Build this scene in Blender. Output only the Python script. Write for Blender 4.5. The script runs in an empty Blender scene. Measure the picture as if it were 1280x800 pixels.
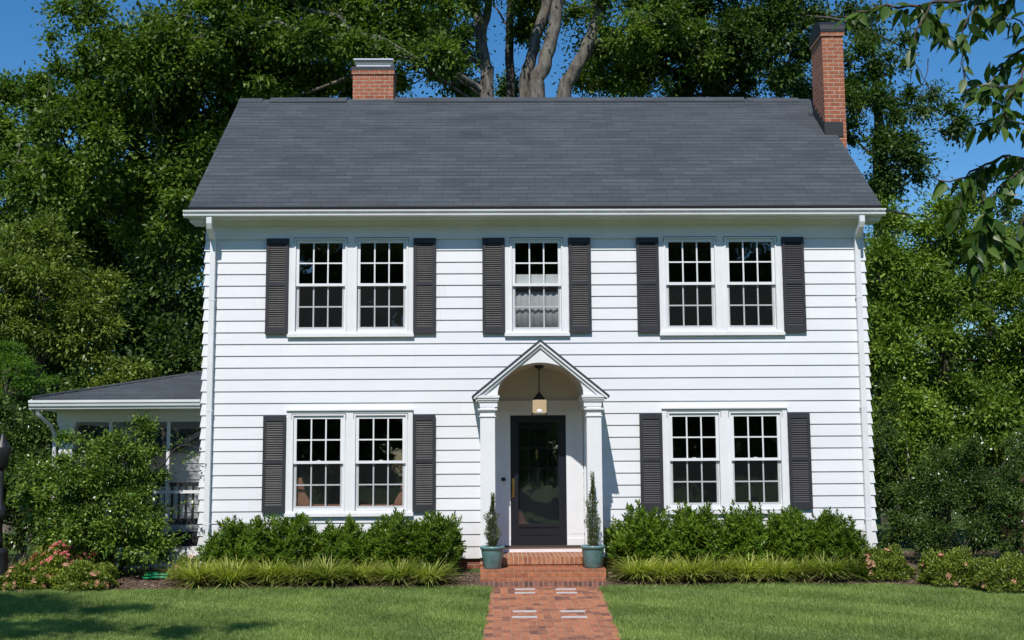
import bpy, math, random
import numpy as np
from mathutils import Vector, Matrix
random.seed(7); RNG = np.random.default_rng(11)
R = math.radians
SC = bpy.context.scene; COL = SC.collection

# ------------------------------------------------------------------ camera
F = 1500.0; PITCH = R(6.88); YAW = R(1.0); ROLL = -0.0063
CAM = Vector((-0.75, -19.5, 1.72))
ROT = (Matrix.Rotation(-YAW, 3, 'Z') @ Matrix.Rotation(math.pi/2 + PITCH, 3, 'X') @ Matrix.Rotation(ROLL, 3, 'Z'))
cd = bpy.data.cameras.new('camera'); cam = bpy.data.objects.new('camera', cd); COL.objects.link(cam)
cd.sensor_width = 36.0; cd.lens = 36.0*F/1280; cd.clip_start = 0.05; cd.clip_end = 3000
cam.matrix_world = Matrix.Translation(CAM) @ ROT.to_4x4(); SC.camera = cam
def at(px, py, Y):
    d = ROT @ Vector(((px-640)/F, -(py-400)/F, -1.0)); return CAM + d*((Y-CAM.y)/d.y)
def mpp(Y): return (Y-CAM.y)/F       # metres per photo pixel at depth Y

# ------------------------------------------------------------------ light
EL, AZ = R(50.5), R(191.5)           # sun high, from the front and a little left
sun_dir = Vector((math.sin(AZ)*math.cos(EL), math.cos(AZ)*math.cos(EL), math.sin(EL)))
w = bpy.data.worlds.new('World'); SC.world = w; w.use_nodes = True
nt = w.node_tree; bg = nt.nodes['Background']
sky = nt.nodes.new('ShaderNodeTexSky'); sky.sky_type = 'NISHITA'; sky.sun_disc = False
sky.sun_elevation = EL; sky.sun_rotation = AZ; sky.air_density = 1.0; sky.dust_density = 0.0; sky.ozone_density = 3.5; sky.altitude = 300
hs = nt.nodes.new('ShaderNodeHueSaturation'); hs.inputs['Saturation'].default_value = 1.30; hs.inputs['Value'].default_value = 1.0
nt.links.new(sky.outputs[0], hs.inputs['Color']); nt.links.new(hs.outputs[0], bg.inputs[0]); bg.inputs[1].default_value = 0.125
ld = bpy.data.lights.new('sun', 'SUN'); ld.energy = 4.6; ld.angle = R(0.53); ld.color = (1.0, 0.955, 0.90)
lo = bpy.data.objects.new('sun', ld); COL.objects.link(lo); lo.rotation_euler = sun_dir.to_track_quat('Z', 'Y').to_euler()
lo.location = (-6, -30, 40)
vs = SC.view_settings; vs.view_transform = 'Standard'; vs.look = 'None'; vs.exposure = 0.0; vs.gamma = 1.0; vs.use_curve_mapping = False
SC.render.engine = 'CYCLES'
try:
    SC.cycles.use_denoising = True; SC.cycles.max_bounces = 8; SC.cycles.transparent_max_bounces = 24
    SC.cycles.diffuse_bounces = 4; SC.cycles.glossy_bounces = 4; SC.cycles.sample_clamp_indirect = 8
    SC.cycles.caustics_reflective = False; SC.cycles.caustics_refractive = False
except Exception: pass

# ------------------------------------------------------------------ materials
def newmat(name):
    m = bpy.data.materials.new(name); m.use_nodes = True
    return m, m.node_tree.nodes, m.node_tree.links, m.node_tree.nodes['Principled BSDF']
def ramp(n, cols, interp='LINEAR'):
    r = n.new('ShaderNodeValToRGB'); e = r.color_ramp.elements; r.color_ramp.interpolation = interp
    while len(e) < len(cols): e.new(0.5)
    for i, (p, c) in enumerate(cols): e[i].position = p; e[i].color = (*c, 1)
    return r
def noise(n, l, scale, coord=None, detail=4, rough=0.6, stretch=None):
    t = n.new('ShaderNodeTexNoise'); t.inputs['Scale'].default_value = scale; t.inputs['Detail'].default_value = detail; t.inputs['Roughness'].default_value = rough
    if coord is None:
        tc = n.new('ShaderNodeTexCoord'); coord = tc.outputs['Object']
    if stretch:
        mp = n.new('ShaderNodeMapping'); mp.inputs['Scale'].default_value = stretch; l.new(coord, mp.inputs[0]); coord = mp.outputs[0]
    l.new(coord, t.inputs['Vector']); return t
def mix(n, l, a, b, f, mode='MIX'):
    x = n.new('ShaderNodeMix'); x.data_type = 'RGBA'; x.blend_type = mode
    for i, v in ((6, a), (7, b), (0, f)):
        if isinstance(v, (int, float)): x.inputs[i].default_value = v
        elif isinstance(v, tuple): x.inputs[i].default_value = (*v, 1)
        else: l.new(v, x.inputs[i])
    return x.outputs[2]
def bump(n, l, h, p, strength=0.4, dist=0.01):
    b = n.new('ShaderNodeBump'); b.inputs['Strength'].default_value = strength; b.inputs['Distance'].default_value = dist
    l.new(h, b.inputs['Height']); l.new(b.outputs[0], p.inputs['Normal'])
def plain(name, c, rough=0.5, var=0.12, scale=6, metallic=0, spec=0.5, bmp=0.0):
    m, n, l, p = newmat(name); t = noise(n, l, scale, detail=6)
    lo_ = tuple(x*(1-var) for x in c); hi = tuple(min(1, x*(1+var*0.6)) for x in c)
    r = ramp(n, [(0.3, lo_), (0.7, hi)]); l.new(t.outputs[0], r.inputs[0]); l.new(r.outputs[0], p.inputs['Base Color'])
    p.inputs['Roughness'].default_value = rough; p.inputs['Metallic'].default_value = metallic; p.inputs['Specular IOR Level'].default_value = spec
    if bmp: bump(n, l, noise(n, l, scale*12).outputs[0], p, bmp, 0.003)
    return m
def siding_mat(name, c):
    m, n, l, p = newmat(name)
    a = noise(n, l, 1.2, stretch=(1, 1, 3), detail=6); b = noise(n, l, 9, stretch=(0.35, 1, 6), detail=6)
    r = ramp(n, [(0.3, tuple(x*0.95 for x in c)), (0.65, c)]); l.new(a.outputs[0], r.inputs[0])
    r2 = ramp(n, [(0.22, (0.955, 0.95, 0.94)), (0.5, (1, 1, 1))]); l.new(b.outputs[0], r2.inputs[0])
    gi = n.new('ShaderNodeNewGeometry'); r4 = ramp(n, [(0, (0.955, 0.955, 0.96)), (1, (1, 1, 1))]); l.new(gi.outputs['Random Per Island'], r4.inputs[0])
    tc = n.new('ShaderNodeTexCoord'); sp = n.new('ShaderNodeSeparateXYZ'); l.new(tc.outputs['Object'], sp.inputs[0])
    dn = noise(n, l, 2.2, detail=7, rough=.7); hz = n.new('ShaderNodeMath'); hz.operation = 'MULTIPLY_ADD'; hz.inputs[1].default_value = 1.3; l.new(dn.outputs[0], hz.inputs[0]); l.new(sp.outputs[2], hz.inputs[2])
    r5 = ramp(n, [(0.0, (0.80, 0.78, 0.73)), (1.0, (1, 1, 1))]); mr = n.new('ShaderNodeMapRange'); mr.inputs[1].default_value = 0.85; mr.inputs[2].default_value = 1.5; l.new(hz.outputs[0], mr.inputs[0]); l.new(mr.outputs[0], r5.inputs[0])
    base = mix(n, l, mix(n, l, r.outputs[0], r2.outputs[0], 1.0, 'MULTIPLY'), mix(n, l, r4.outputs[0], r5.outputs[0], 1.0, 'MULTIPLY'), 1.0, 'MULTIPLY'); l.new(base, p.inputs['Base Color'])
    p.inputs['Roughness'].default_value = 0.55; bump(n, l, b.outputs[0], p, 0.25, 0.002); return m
def brick_mat(name, c1, c2, mortar, bw, rh, ms=0.009, offset=0.5, dark=0.35, swap=False, stain=0.0, voff=0.0):
    m, n, l, p = newmat(name); uv = n.new('ShaderNodeUVMap'); uv.uv_map = 'UVMap'; vec = uv.outputs[0]
    if voff:
        mo = n.new('ShaderNodeMapping'); mo.inputs['Location'].default_value = (0, voff, 0); l.new(vec, mo.inputs[0]); vec = mo.outputs[0]
    if swap:
        mp = n.new('ShaderNodeMapping'); mp.inputs['Rotation'].default_value = (0, 0, R(90)); l.new(vec, mp.inputs[0]); vec = mp.outputs[0]
    wob = noise(n, l, 5, vec); vm = n.new('ShaderNodeVectorMath'); vm.operation = 'MULTIPLY_ADD'
    vm.inputs[1].default_value = (0.012, 0.012, 0); l.new(wob.outputs[1], vm.inputs[0]); l.new(vec, vm.inputs[2])
    b = n.new('ShaderNodeTexBrick'); l.new(vm.outputs[0], b.inputs['Vector'])
    for k, v in (('Scale', 1), ('Mortar Size', ms), ('Mortar Smooth', 0.3), ('Bias', -0.1), ('Brick Width', bw), ('Row Height', rh)): b.inputs[k].default_value = v
    b.offset = offset; b.inputs['Color1'].default_value = (*c1, 1); b.inputs['Color2'].default_value = (*c2, 1); b.inputs['Mortar'].default_value = (*mortar, 1)
    t = noise(n, l, 14, vec, 6); r = ramp(n, [(0.3, (1-dark,)*3), (0.62, (1.08, 1.05, 1.02))]); l.new(t.outputs[0], r.inputs[0])
    c = mix(n, l, b.outputs[0], r.outputs[0], 1.0, 'MULTIPLY')
    if stain:
        t2 = noise(n, l, 1.7, vec, 3, stretch=(1.8, 0.8, 1)); r3 = ramp(n, [(0.47, (0, 0, 0)), (0.57, (1, 1, 1))]); l.new(t2.outputs[0], r3.inputs[0])
        b2 = n.new('ShaderNodeTexBrick'); l.new(vm.outputs[0], b2.inputs['Vector'])
        for k, v in (('Scale', 1), ('Mortar Size', 0.002), ('Bias', 0), ('Brick Width', bw), ('Row Height', rh)): b2.inputs[k].default_value = v
        b2.offset = offset; b2.inputs['Color1'].default_value = (0, 0, 0, 1); b2.inputs['Color2'].default_value = (1, 1, 1, 1); b2.inputs['Mortar'].default_value = (0.4,)*3+(1,)
        f = mix(n, l, r3.outputs[0], b2.outputs[0], 1.0, 'MULTIPLY')
        sc = n.new('ShaderNodeMath'); sc.operation = 'MULTIPLY'; sc.inputs[1].default_value = stain; l.new(f, sc.inputs[0])
        c = mix(n, l, c, (0.075, 0.045, 0.04), sc.outputs[0])
    l.new(c, p.inputs['Base Color']); p.inputs['Roughness'].default_value = 0.85
    inv = n.new('ShaderNodeMath'); inv.operation = 'SUBTRACT'; inv.inputs[0].default_value = 1; l.new(b.outputs['Fac'], inv.inputs[1])
    ad = n.new('ShaderNodeMath'); ad.operation = 'MULTIPLY_ADD'; ad.inputs[1].default_value = 0.25; l.new(t.outputs[0], ad.inputs[0]); l.new(inv.outputs[0], ad.inputs[2])
    bump(n, l, ad.outputs[0], p, 0.8, 0.006); return m
def leaf_mat(name, cols, rough=0.42, trans=0.3, spec=0.5):
    m, n, l, p = newmat(name); g = n.new('ShaderNodeNewGeometry'); r = ramp(n, cols); l.new(g.outputs['Random Per Island'], r.inputs[0])
    t = noise(n, l, 0.8, detail=3); r2 = ramp(n, [(0.33, (0.66, 0.70, 0.64)), (0.67, (1.24, 1.20, 1.05))]); l.new(t.outputs[0], r2.inputs[0])
    c = mix(n, l, r.outputs[0], r2.outputs[0], 1.0, 'MULTIPLY'); l.new(c, p.inputs['Base Color'])
    p.inputs['Roughness'].default_value = rough; p.inputs['Specular IOR Level'].default_value = spec*0.6
    tr = n.new('ShaderNodeBsdfTranslucent'); tc = mix(n, l, c, (1.25, 1.35, 0.55), 1.0, 'MULTIPLY'); l.new(tc, tr.inputs[0])
    ms = n.new('ShaderNodeMixShader'); ms.inputs[0].default_value = trans
    l.new(p.outputs[0], ms.inputs[1]); l.new(tr.outputs[0], ms.inputs[2]); l.new(ms.outputs[0], n['Material Output'].inputs[0]); return m
def glass_mat(name, tint, refl=1.0, ior=1.5):
    m, n, l, p = newmat(name); n.remove(p)
    t = n.new('ShaderNodeBsdfTransparent'); t.inputs[0].default_value = (*tint, 1)
    g = n.new('ShaderNodeBsdfGlossy'); g.inputs['Roughness'].default_value = 0.012
    wv = noise(n, l, 1.6, detail=2); bp = n.new('ShaderNodeBump'); bp.inputs['Strength'].default_value = 0.06; bp.inputs['Distance'].default_value = 0.05
    l.new(wv.outputs[0], bp.inputs['Height']); l.new(bp.outputs[0], g.inputs['Normal'])
    lw = n.new('ShaderNodeLayerWeight'); lw.inputs[0].default_value = 0.5
    pw = n.new('ShaderNodeMath'); pw.operation = 'POWER'; pw.inputs[1].default_value = 5; l.new(lw.outputs['Facing'], pw.inputs[0])
    fr = n.new('ShaderNodeMath'); fr.operation = 'MULTIPLY_ADD'; fr.inputs[1].default_value = 0.93; fr.inputs[2].default_value = 0.14; l.new(pw.outputs[0], fr.inputs[0])
    ml = n.new('ShaderNodeMath'); ml.operation = 'MULTIPLY'; ml.inputs[1].default_value = refl; ml.use_clamp = True; l.new(fr.outputs[0], ml.inputs[0])
    ms = n.new('ShaderNodeMixShader'); l.new(ml.outputs[0], ms.inputs[0]); l.new(t.outputs[0], ms.inputs[1]); l.new(g.outputs[0], ms.inputs[2])
    l.new(ms.outputs[0], n['Material Output'].inputs[0]); return m
def screen_mat(name, c, op):
    m, n, l, p = newmat(name); p.inputs['Base Color'].default_value = (*c, 1); p.inputs['Roughness'].default_value = 0.6
    t = n.new('ShaderNodeBsdfTransparent'); ms = n.new('ShaderNodeMixShader'); ms.inputs[0].default_value = op
    l.new(t.outputs[0], ms.inputs[1]); l.new(p.outputs[0], ms.inputs[2]); l.new(ms.outputs[0], n['Material Output'].inputs[0]); return m
def shingle_mat(name, c):
    m, n, l, p = newmat(name); uv = n.new('ShaderNodeUVMap'); uv.uv_map = 'UVMap'
    b = n.new('ShaderNodeTexBrick'); l.new(uv.outputs[0], b.inputs['Vector'])
    for k, v in (('Scale', 1), ('Mortar Size', 0.004), ('Mortar Smooth', 0.2), ('Bias', 0.0), ('Brick Width', 0.31), ('Row Height', 0.1445)): b.inputs[k].default_value = v
    b.offset = 0.37; b.offset_frequency = 2; b.squash = 1.25; b.squash_frequency = 3
    b.inputs['Color1'].default_value = (*[x*0.84 for x in c], 1); b.inputs['Color2'].default_value = (*[x*1.10 for x in c], 1); b.inputs['Mortar'].default_value = (*[x*0.5 for x in c], 1)
    t = noise(n, l, 1.3, uv.outputs[0], 5, stretch=(0.5, 2.2, 1)); r = ramp(n, [(0.3, (0.76, 0.77, 0.80)), (0.7, (1.18, 1.16, 1.13))]); l.new(t.outputs[0], r.inputs[0])
    g = noise(n, l, 160, uv.outputs[0], 2); r2 = ramp(n, [(0.3, (0.75,)*3), (0.7, (1.2,)*3)]); l.new(g.outputs[0], r2.inputs[0])
    cc = mix(n, l, mix(n, l, b.outputs[0], r.outputs[0], 1.0, 'MULTIPLY'), r2.outputs[0], 1.0, 'MULTIPLY')
    l.new(cc, p.inputs['Base Color']); p.inputs['Roughness'].default_value = 0.9; p.inputs['Specular IOR Level'].default_value = 0.25
    bump(n, l, g.outputs[0], p, 0.5, 0.003); return m
def bark_mat(name, c1, c2):
    m, n, l, p = newmat(name); t = noise(n, l, 5, detail=8, rough=0.7, stretch=(1.6, 1.6, 0.5)); r = ramp(n, [(0.35, c1), (0.62, c2)])
    l.new(t.outputs[0], r.inputs[0]); l.new(r.outputs[0], p.inputs['Base Color']); p.inputs['Roughness'].default_value = 0.9
    bump(n, l, t.outputs[0], p, 0.9, 0.04); return m
def island_mat(name, cols, rough=0.8):
    m, n, l, p = newmat(name); g = n.new('ShaderNodeNewGeometry'); r = ramp(n, cols); l.new(g.outputs['Random Per Island'], r.inputs[0])
    l.new(r.outputs[0], p.inputs['Base Color']); p.inputs['Roughness'].default_value = rough; p.inputs['Specular IOR Level'].default_value = 0.3; return m

M = {}
M['siding'] = siding_mat('siding paint', (0.80, 0.81, 0.83))
M['white'] = plain('white trim paint', (0.80, 0.81, 0.82), 0.42, 0.05, 3)
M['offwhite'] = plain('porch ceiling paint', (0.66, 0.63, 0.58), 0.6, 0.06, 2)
M['gutter'] = plain('white gutter enamel', (0.78, 0.79, 0.80), 0.3, 0.08, 2)
M['shingle'] = shingle_mat('dark grey shingles', (0.072, 0.083, 0.094))
M['shingle_edge_shade'] = plain('shingle edge with painted shade', (0.012, 0.012, 0.014), 0.9, 0.3, 20)  # near-black: the shade under the eave is put into this colour
M['brick'] = brick_mat('chimney brick', (0.42, 0.135, 0.062), (0.30, 0.085, 0.042), (0.44, 0.34, 0.27), 0.205, 0.076, 0.009)
M['stepbrick'] = brick_mat('step brick', (0.44, 0.165, 0.075), (0.33, 0.105, 0.052), (0.40, 0.26, 0.18), 0.21, 0.075, 0.006, dark=0.4)
M['rowlock'] = brick_mat('rowlock brick', (0.44, 0.19, 0.09), (0.33, 0.115, 0.06), (0.50, 0.38, 0.29), 0.07, 0.4, 0.008, 0.0, dark=0.35)
M['curb'] = brick_mat('curb brick', (0.27, 0.12, 0.085), (0.10, 0.06, 0.055), (0.36, 0.27, 0.22), 0.072, 0.6, 0.007, 0.0, dark=0.5, voff=0.25)
M['path'] = brick_mat('path brick', (0.47, 0.185, 0.088), (0.36, 0.130, 0.066), (0.43, 0.26, 0.17), 0.215, 0.105, 0.005, dark=0.3, swap=True, stain=0.85)
M['foundation'] = brick_mat('foundation brick', (0.27, 0.085, 0.05), (0.19, 0.06, 0.04), (0.3, 0.22, 0.18), 0.205, 0.075)
M['palebrick'] = plain('pale paver', (0.52, 0.50, 0.49), 0.8, 0.2, 18, bmp=0.3)
M['shutter'] = plain('charcoal shutter paint', (0.030, 0.030, 0.036), 0.5, 0.12, 5)
M['louver_faded'] = plain('sun faded louvre', (0.074, 0.069, 0.067), 0.65, 0.25, 7)
M['louver_dark'] = plain('charcoal louvre', (0.042, 0.041, 0.048), 0.6, 0.2, 7)
M['black'] = plain('black door paint', (0.012, 0.014, 0.021), 0.32, 0.1, 4)
M['blackmetal'] = plain('black metal', (0.014, 0.014, 0.015), 0.45, 0.3, 9)
M['flash'] = plain('black flashing', (0.022, 0.023, 0.025), 0.6, 0.25, 5)
M['capmetal'] = plain('galvanised cap', (0.62, 0.63, 0.65), 0.38, 0.1, 4, metallic=0.7)
M['brass'] = plain('brass', (0.55, 0.38, 0.14), 0.3, 0.1, 10, metallic=1)
M['glass'] = glass_mat('window glass', (0.90, 0.92, 0.91), 1.25)
M['screen'] = screen_mat('half insect screen', (0.016, 0.019, 0.020), 0.22)
M['porchscreen'] = screen_mat('porch screen mesh', (0.025, 0.027, 0.030), 0.6)
M['interior'] = plain('interior wall', (0.42, 0.39, 0.34), 0.8, 0.1, 2)
M['intdark'] = plain('dark wood interior', (0.05, 0.04, 0.032), 0.6, 0.2, 2)
M['curtain'] = plain('sheer white curtain', (0.72, 0.74, 0.75), 0.8, 0.1, 9)
M['drape'] = plain('terracotta drape', (0.42, 0.19, 0.12), 0.8, 0.15, 9)
M['pot'] = plain('teal glazed pot', (0.13, 0.25, 0.25), 0.32, 0.35, 7)
M['soil'] = plain('potting soil', (0.03, 0.022, 0.016), 0.95, 0.3, 30)
M['shade'] = plain('frosted cream glass', (0.56, 0.42, 0.25), 0.35, 0.06, 6)
M['bulbglass'] = plain('frosted white glass', (0.8, 0.78, 0.74), 0.3, 0.04, 6)
M['hose'] = plain('green plastic', (0.01, 0.30, 0.13), 0.35, 0.1, 6)
M['bark'] = bark_mat('oak bark', (0.045, 0.038, 0.030), (0.21, 0.185, 0.150))
M['barkdark'] = bark_mat('dark bark', (0.03, 0.026, 0.022), (0.10, 0.085, 0.07))
M['twig'] = bark_mat('twig bark', (0.05, 0.035, 0.028), (0.14, 0.10, 0.08))
G = lambda a, b, c: [(0.0, a), (0.55, b), (1.0, c)]
M['oak'] = leaf_mat('oak leaf', G((0.064, 0.117, 0.018), (0.115, 0.197, 0.030), (0.207, 0.300, 0.051)), 0.45, 0.34)
M['oakdark'] = leaf_mat('dark oak leaf', G((0.035, 0.073, 0.016), (0.063, 0.116, 0.024), (0.110, 0.183, 0.037)), 0.45, 0.3)
M['yellowgreen'] = leaf_mat('yellow green leaf', G((0.100, 0.155, 0.028), (0.168, 0.240, 0.041), (0.277, 0.333, 0.077)), 0.38, 0.3)
M['fern'] = leaf_mat('feathery leaf', G((0.071, 0.156, 0.024), (0.110, 0.228, 0.032), (0.168, 0.300, 0.049)), 0.5, 0.45)
M['bright'] = leaf_mat('glossy bright leaf', G((0.087, 0.165, 0.027), (0.158, 0.261, 0.039), (0.274, 0.376, 0.066)), 0.33, 0.28)
M['darkshrub'] = leaf_mat('dark glossy leaf', G((0.037, 0.077, 0.018), (0.070, 0.130, 0.028), (0.139, 0.205, 0.048)), 0.28, 0.18, 0.6)
M['camellia'] = leaf_mat('camellia leaf', G((0.054, 0.114, 0.022), (0.121, 0.209, 0.034), (0.269, 0.362, 0.064)), 0.27, 0.2, 0.6)
M['hedge'] = leaf_mat('hedge leaf', G((0.059, 0.119, 0.013), (0.114, 0.201, 0.022), (0.221, 0.312, 0.039)), 0.34, 0.3, 0.5)
M['azalea'] = leaf_mat('azalea leaf', G((0.100, 0.156, 0.026), (0.188, 0.254, 0.037), (0.332, 0.390, 0.069)), 0.45, 0.25)
M['flower'] = leaf_mat('pink azalea flower', G((0.50, 0.16, 0.17), (0.66, 0.27, 0.25), (0.74, 0.42, 0.34)), 0.6, 0.3)
M['redflower'] = leaf_mat('red azalea flower', G((0.40, 0.07, 0.09), (0.55, 0.13, 0.15), (0.70, 0.28, 0.26)), 0.6, 0.3)
M['wilted'] = leaf_mat('wilted flower', G((0.28, 0.13, 0.07), (0.48, 0.26, 0.16), (0.62, 0.40, 0.28)), 0.7, 0.2)
M['liriope'] = leaf_mat('variegated strap leaf', G((0.14, 0.21, 0.025), (0.40, 0.45, 0.09), (0.66, 0.66, 0.27)), 0.5, 0.35)
M['dryleaf'] = leaf_mat('dry strap leaf', G((0.16, 0.12, 0.06), (0.25, 0.19, 0.10), (0.34, 0.28, 0.16)), 0.8, 0.1)
M['juniper'] = leaf_mat('grey green needle leaf', G((0.057, 0.087, 0.032), (0.100, 0.132, 0.049), (0.194, 0.210, 0.089)), 0.55, 0.15)
M['cherry'] = leaf_mat('cherry leaf', G((0.037, 0.082, 0.015), (0.054, 0.116, 0.021), (0.102, 0.178, 0.034)), 0.38, 0.35)
M['grass'] = leaf_mat('lawn grass', G((0.133, 0.224, 0.052), (0.232, 0.344, 0.092), (0.461, 0.511, 0.219)), 0.6, 0.3, 0.3)
M['chips'] = island_mat('bark chips', [(0, (0.05, 0.03, 0.02)), (0.45, (0.14, 0.085, 0.055)), (0.8, (0.24, 0.16, 0.11)), (1, (0.42, 0.32, 0.25))])
def lawn_ground():
    m, n, l, p = newmat('turf soil'); t = noise(n, l, 9, detail=8, rough=0.75); r = ramp(n, [(0.3, (0.050, 0.085, 0.022)), (0.7, (0.10, 0.150, 0.045))])
    l.new(t.outputs[0], r.inputs[0]); l.new(r.outputs[0], p.inputs['Base Color']); p.inputs['Roughness'].default_value = 0.95; p.inputs['Specular IOR Level'].default_value = 0.1
    bump(n, l, noise(n, l, 60).outputs[0], p, 0.8, 0.03); return m
M['turf'] = lawn_ground()
def mulch_ground():
    m, n, l, p = newmat('mulch'); v = n.new('ShaderNodeTexVoronoi'); v.inputs['Scale'].default_value = 38
    tc = n.new('ShaderNodeTexCoord'); l.new(tc.outputs['Object'], v.inputs[0])
    r = ramp(n, [(0.0, (0.045, 0.028, 0.019)), (0.5, (0.11, 0.068, 0.045)), (0.85, (0.19, 0.125, 0.085)), (1.0, (0.34, 0.26, 0.2))])
    sx = n.new('ShaderNodeSeparateColor'); l.new(v.outputs['Color'], sx.inputs[0]); l.new(sx.outputs[0], r.inputs[0]); l.new(r.outputs[0], p.inputs['Base Color'])
    p.inputs['Roughness'].default_value = 0.95; bump(n, l, v.outputs['Distance'], p, 1.0, 0.02); return m
M['mulch'] = mulch_ground()

# ------------------------------------------------------------------ object helpers
def tag(o, label=None, cat=None, group=None, kind=None):
    if label: o['label'] = label
    if cat: o['category'] = cat
    if group: o['group'] = group
    if kind: o['kind'] = kind
    return o
def empty(name, loc, label, cat, group=None, rz=0):
    o = bpy.data.objects.new(name, None); COL.objects.link(o); o.location = loc; o.rotation_euler.z = rz; o.empty_display_size = 0.2
    return tag(o, label, cat, group)
def link(name, me, parent=None):
    o = bpy.data.objects.new(name, me); COL.objects.link(o)
    if parent is not None:
        o.parent = parent; root = parent; off = Vector((0, 0, 0))
        while root is not None: off += root.location; root = root.parent
        o.location = -off       # meshes are written in world metres
    return o
class MB:
    def __init__(s): s.v = []; s.f = []; s.sm = []
    def face(s, pts, smooth=False):
        b = len(s.v); s.v += [tuple(p) for p in pts]; s.f.append(tuple(range(b, b+len(pts)))); s.sm.append(smooth)
    def box(s, x0, x1, y0, y1, z0, z1):
        if x0 > x1: x0, x1 = x1, x0
        if y0 > y1: y0, y1 = y1, y0
        if z0 > z1: z0, z1 = z1, z0
        b = len(s.v); s.v += [(x0,y0,z0),(x1,y0,z0),(x1,y1,z0),(x0,y1,z0),(x0,y0,z1),(x1,y0,z1),(x1,y1,z1),(x0,y1,z1)]
        for q in ((3,2,1,0),(4,5,6,7),(0,1,5,4),(1,2,6,5),(2,3,7,6),(3,0,4,7)): s.f.append(tuple(b+i for i in q)); s.sm.append(False)
        return s
    def prism(s, prof, axis, a, b):          # closed profile, extruded along an axis: 'x' profile=(y,z), 'y' profile=(x,z)
        mk = (lambda t, p: (t, p[0], p[1])) if axis == 'x' else (lambda t, p: (p[0], t, p[1])) if axis == 'y' else (lambda t, p: (p[0], p[1], t))
        n = len(prof); k = len(s.v); s.v += [mk(a, p) for p in prof] + [mk(b, p) for p in prof]
        for i in range(n):
            j = (i+1) % n; s.f.append((k+i, k+j, k+n+j, k+n+i)); s.sm.append(False)
        s.f.append(tuple(k+i for i in reversed(range(n)))); s.f.append(tuple(k+n+i for i in range(n))); s.sm += [False, False]
        return s
    def tube(s, pts, rad, ns=8, cap=True):
        pts = [Vector(p) for p in pts]; k0 = len(s.v); up = Vector((0.13, 0.27, 0.95))
        for i, p in enumerate(pts):
            t = (pts[min(i+1, len(pts)-1)] - pts[max(i-1, 0)]).normalized()
            a = t.cross(up); a = a.normalized() if a.length > 1e-3 else t.cross(Vector((1, 0, 0))).normalized(); b = t.cross(a)
            r = rad[i] if hasattr(rad, '__len__') else rad
            for j in range(ns):
                th = 2*math.pi*j/ns; s.v.append(tuple(p + a*(r*math.cos(th)) + b*(r*math.sin(th))))
        for i in range(len(pts)-1):
            for j in range(ns):
                q = k0+i*ns; s.f.append((q+j, q+(j+1)%ns, q+ns+(j+1)%ns, q+ns+j)); s.sm.append(True)
        if cap:
            s.f.append(tuple(k0+j for j in range(ns))); q = k0+(len(pts)-1)*ns; s.f.append(tuple(q+ns-1-j for j in range(ns))); s.sm += [False, False]
        return s
    def lathe(s, prof, c, ns=28):             # prof = [(r, z)]
        k = len(s.v)
        for r, z in prof:
            for j in range(ns): th = 2*math.pi*j/ns; s.v.append((c[0]+r*math.cos(th), c[1]+r*math.sin(th), c[2]+z))
        for i in range(len(prof)-1):
            for j in range(ns):
                q = k+i*ns; s.f.append((q+j, q+(j+1)%ns, q+ns+(j+1)%ns, q+ns+j)); s.sm.append(True)
        s.f.append(tuple(k+ns-1-j for j in range(ns))); q = k+(len(prof)-1)*ns; s.f.append(tuple(q+j for j in range(ns))); s.sm += [False, False]
        return s
    def build(s, name, mat, parent=None, uv=True):
        me = bpy.data.meshes.new(name); me.from_pydata(s.v, [], s.f); me.polygons.foreach_set('use_smooth', s.sm); me.materials.append(mat)
        if uv:
            ul = me.uv_layers.new(name='UVMap')
            for p in me.polygons:
                nrm = p.normal
                if abs(nrm.z) > 0.985: t = Vector((1, 0, 0)); b = Vector((0, 1, 0))
                else:
                    t = Vector((0, 0, 1)).cross(nrm).normalized(); b = nrm.cross(t)
                    if abs(nrm.z) < 0.2: t = Vector((-nrm.y, nrm.x, 0)).normalized(); b = Vector((0, 0, 1))
                for li in p.loop_indices:
                    v = me.vertices[me.loops[li].vertex_index].co; ul.data[li].uv = (v.dot(t), v.dot(b))
        me.update(); return link(name, me, parent)
def poly_mesh(name, V, k, mat, parent=None, smooth=False):   # V: (n*k, 3) array, one k-gon per k rows
    V = np.ascontiguousarray(V, dtype=np.float32).reshape(-1, 3); n = len(V)//k
    me = bpy.data.meshes.new(name); me.vertices.add(n*k); me.vertices.foreach_set('co', V.ravel())
    me.loops.add(n*k); me.loops.foreach_set('vertex_index', np.arange(n*k, dtype=np.int32)); me.polygons.add(n)
    me.polygons.foreach_set('loop_start', np.arange(0, n*k, k, dtype=np.int32)); me.polygons.foreach_set('loop_total', np.full(n, k, dtype=np.int32))
    me.materials.append(mat); me.update(calc_edges=True); return link(name, me, parent)
def unit(a): return a/np.maximum(np.linalg.norm(a, axis=-1, keepdims=True), 1e-9)
def leaf_quads(P, D, N, L, W, fold=0.12, droop=0.1):
    D = unit(D); S = unit(np.cross(D, N)); N2 = np.cross(S, D); L = np.reshape(L, (-1, 1)); W = np.reshape(W, (-1, 1))
    m = P + D*L*0.45
    return np.stack([P, m + S*W*0.5 + N2*W*fold, P + D*L - N2*L*droop, m - S*W*0.5 + N2*W*fold], 1)
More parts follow.
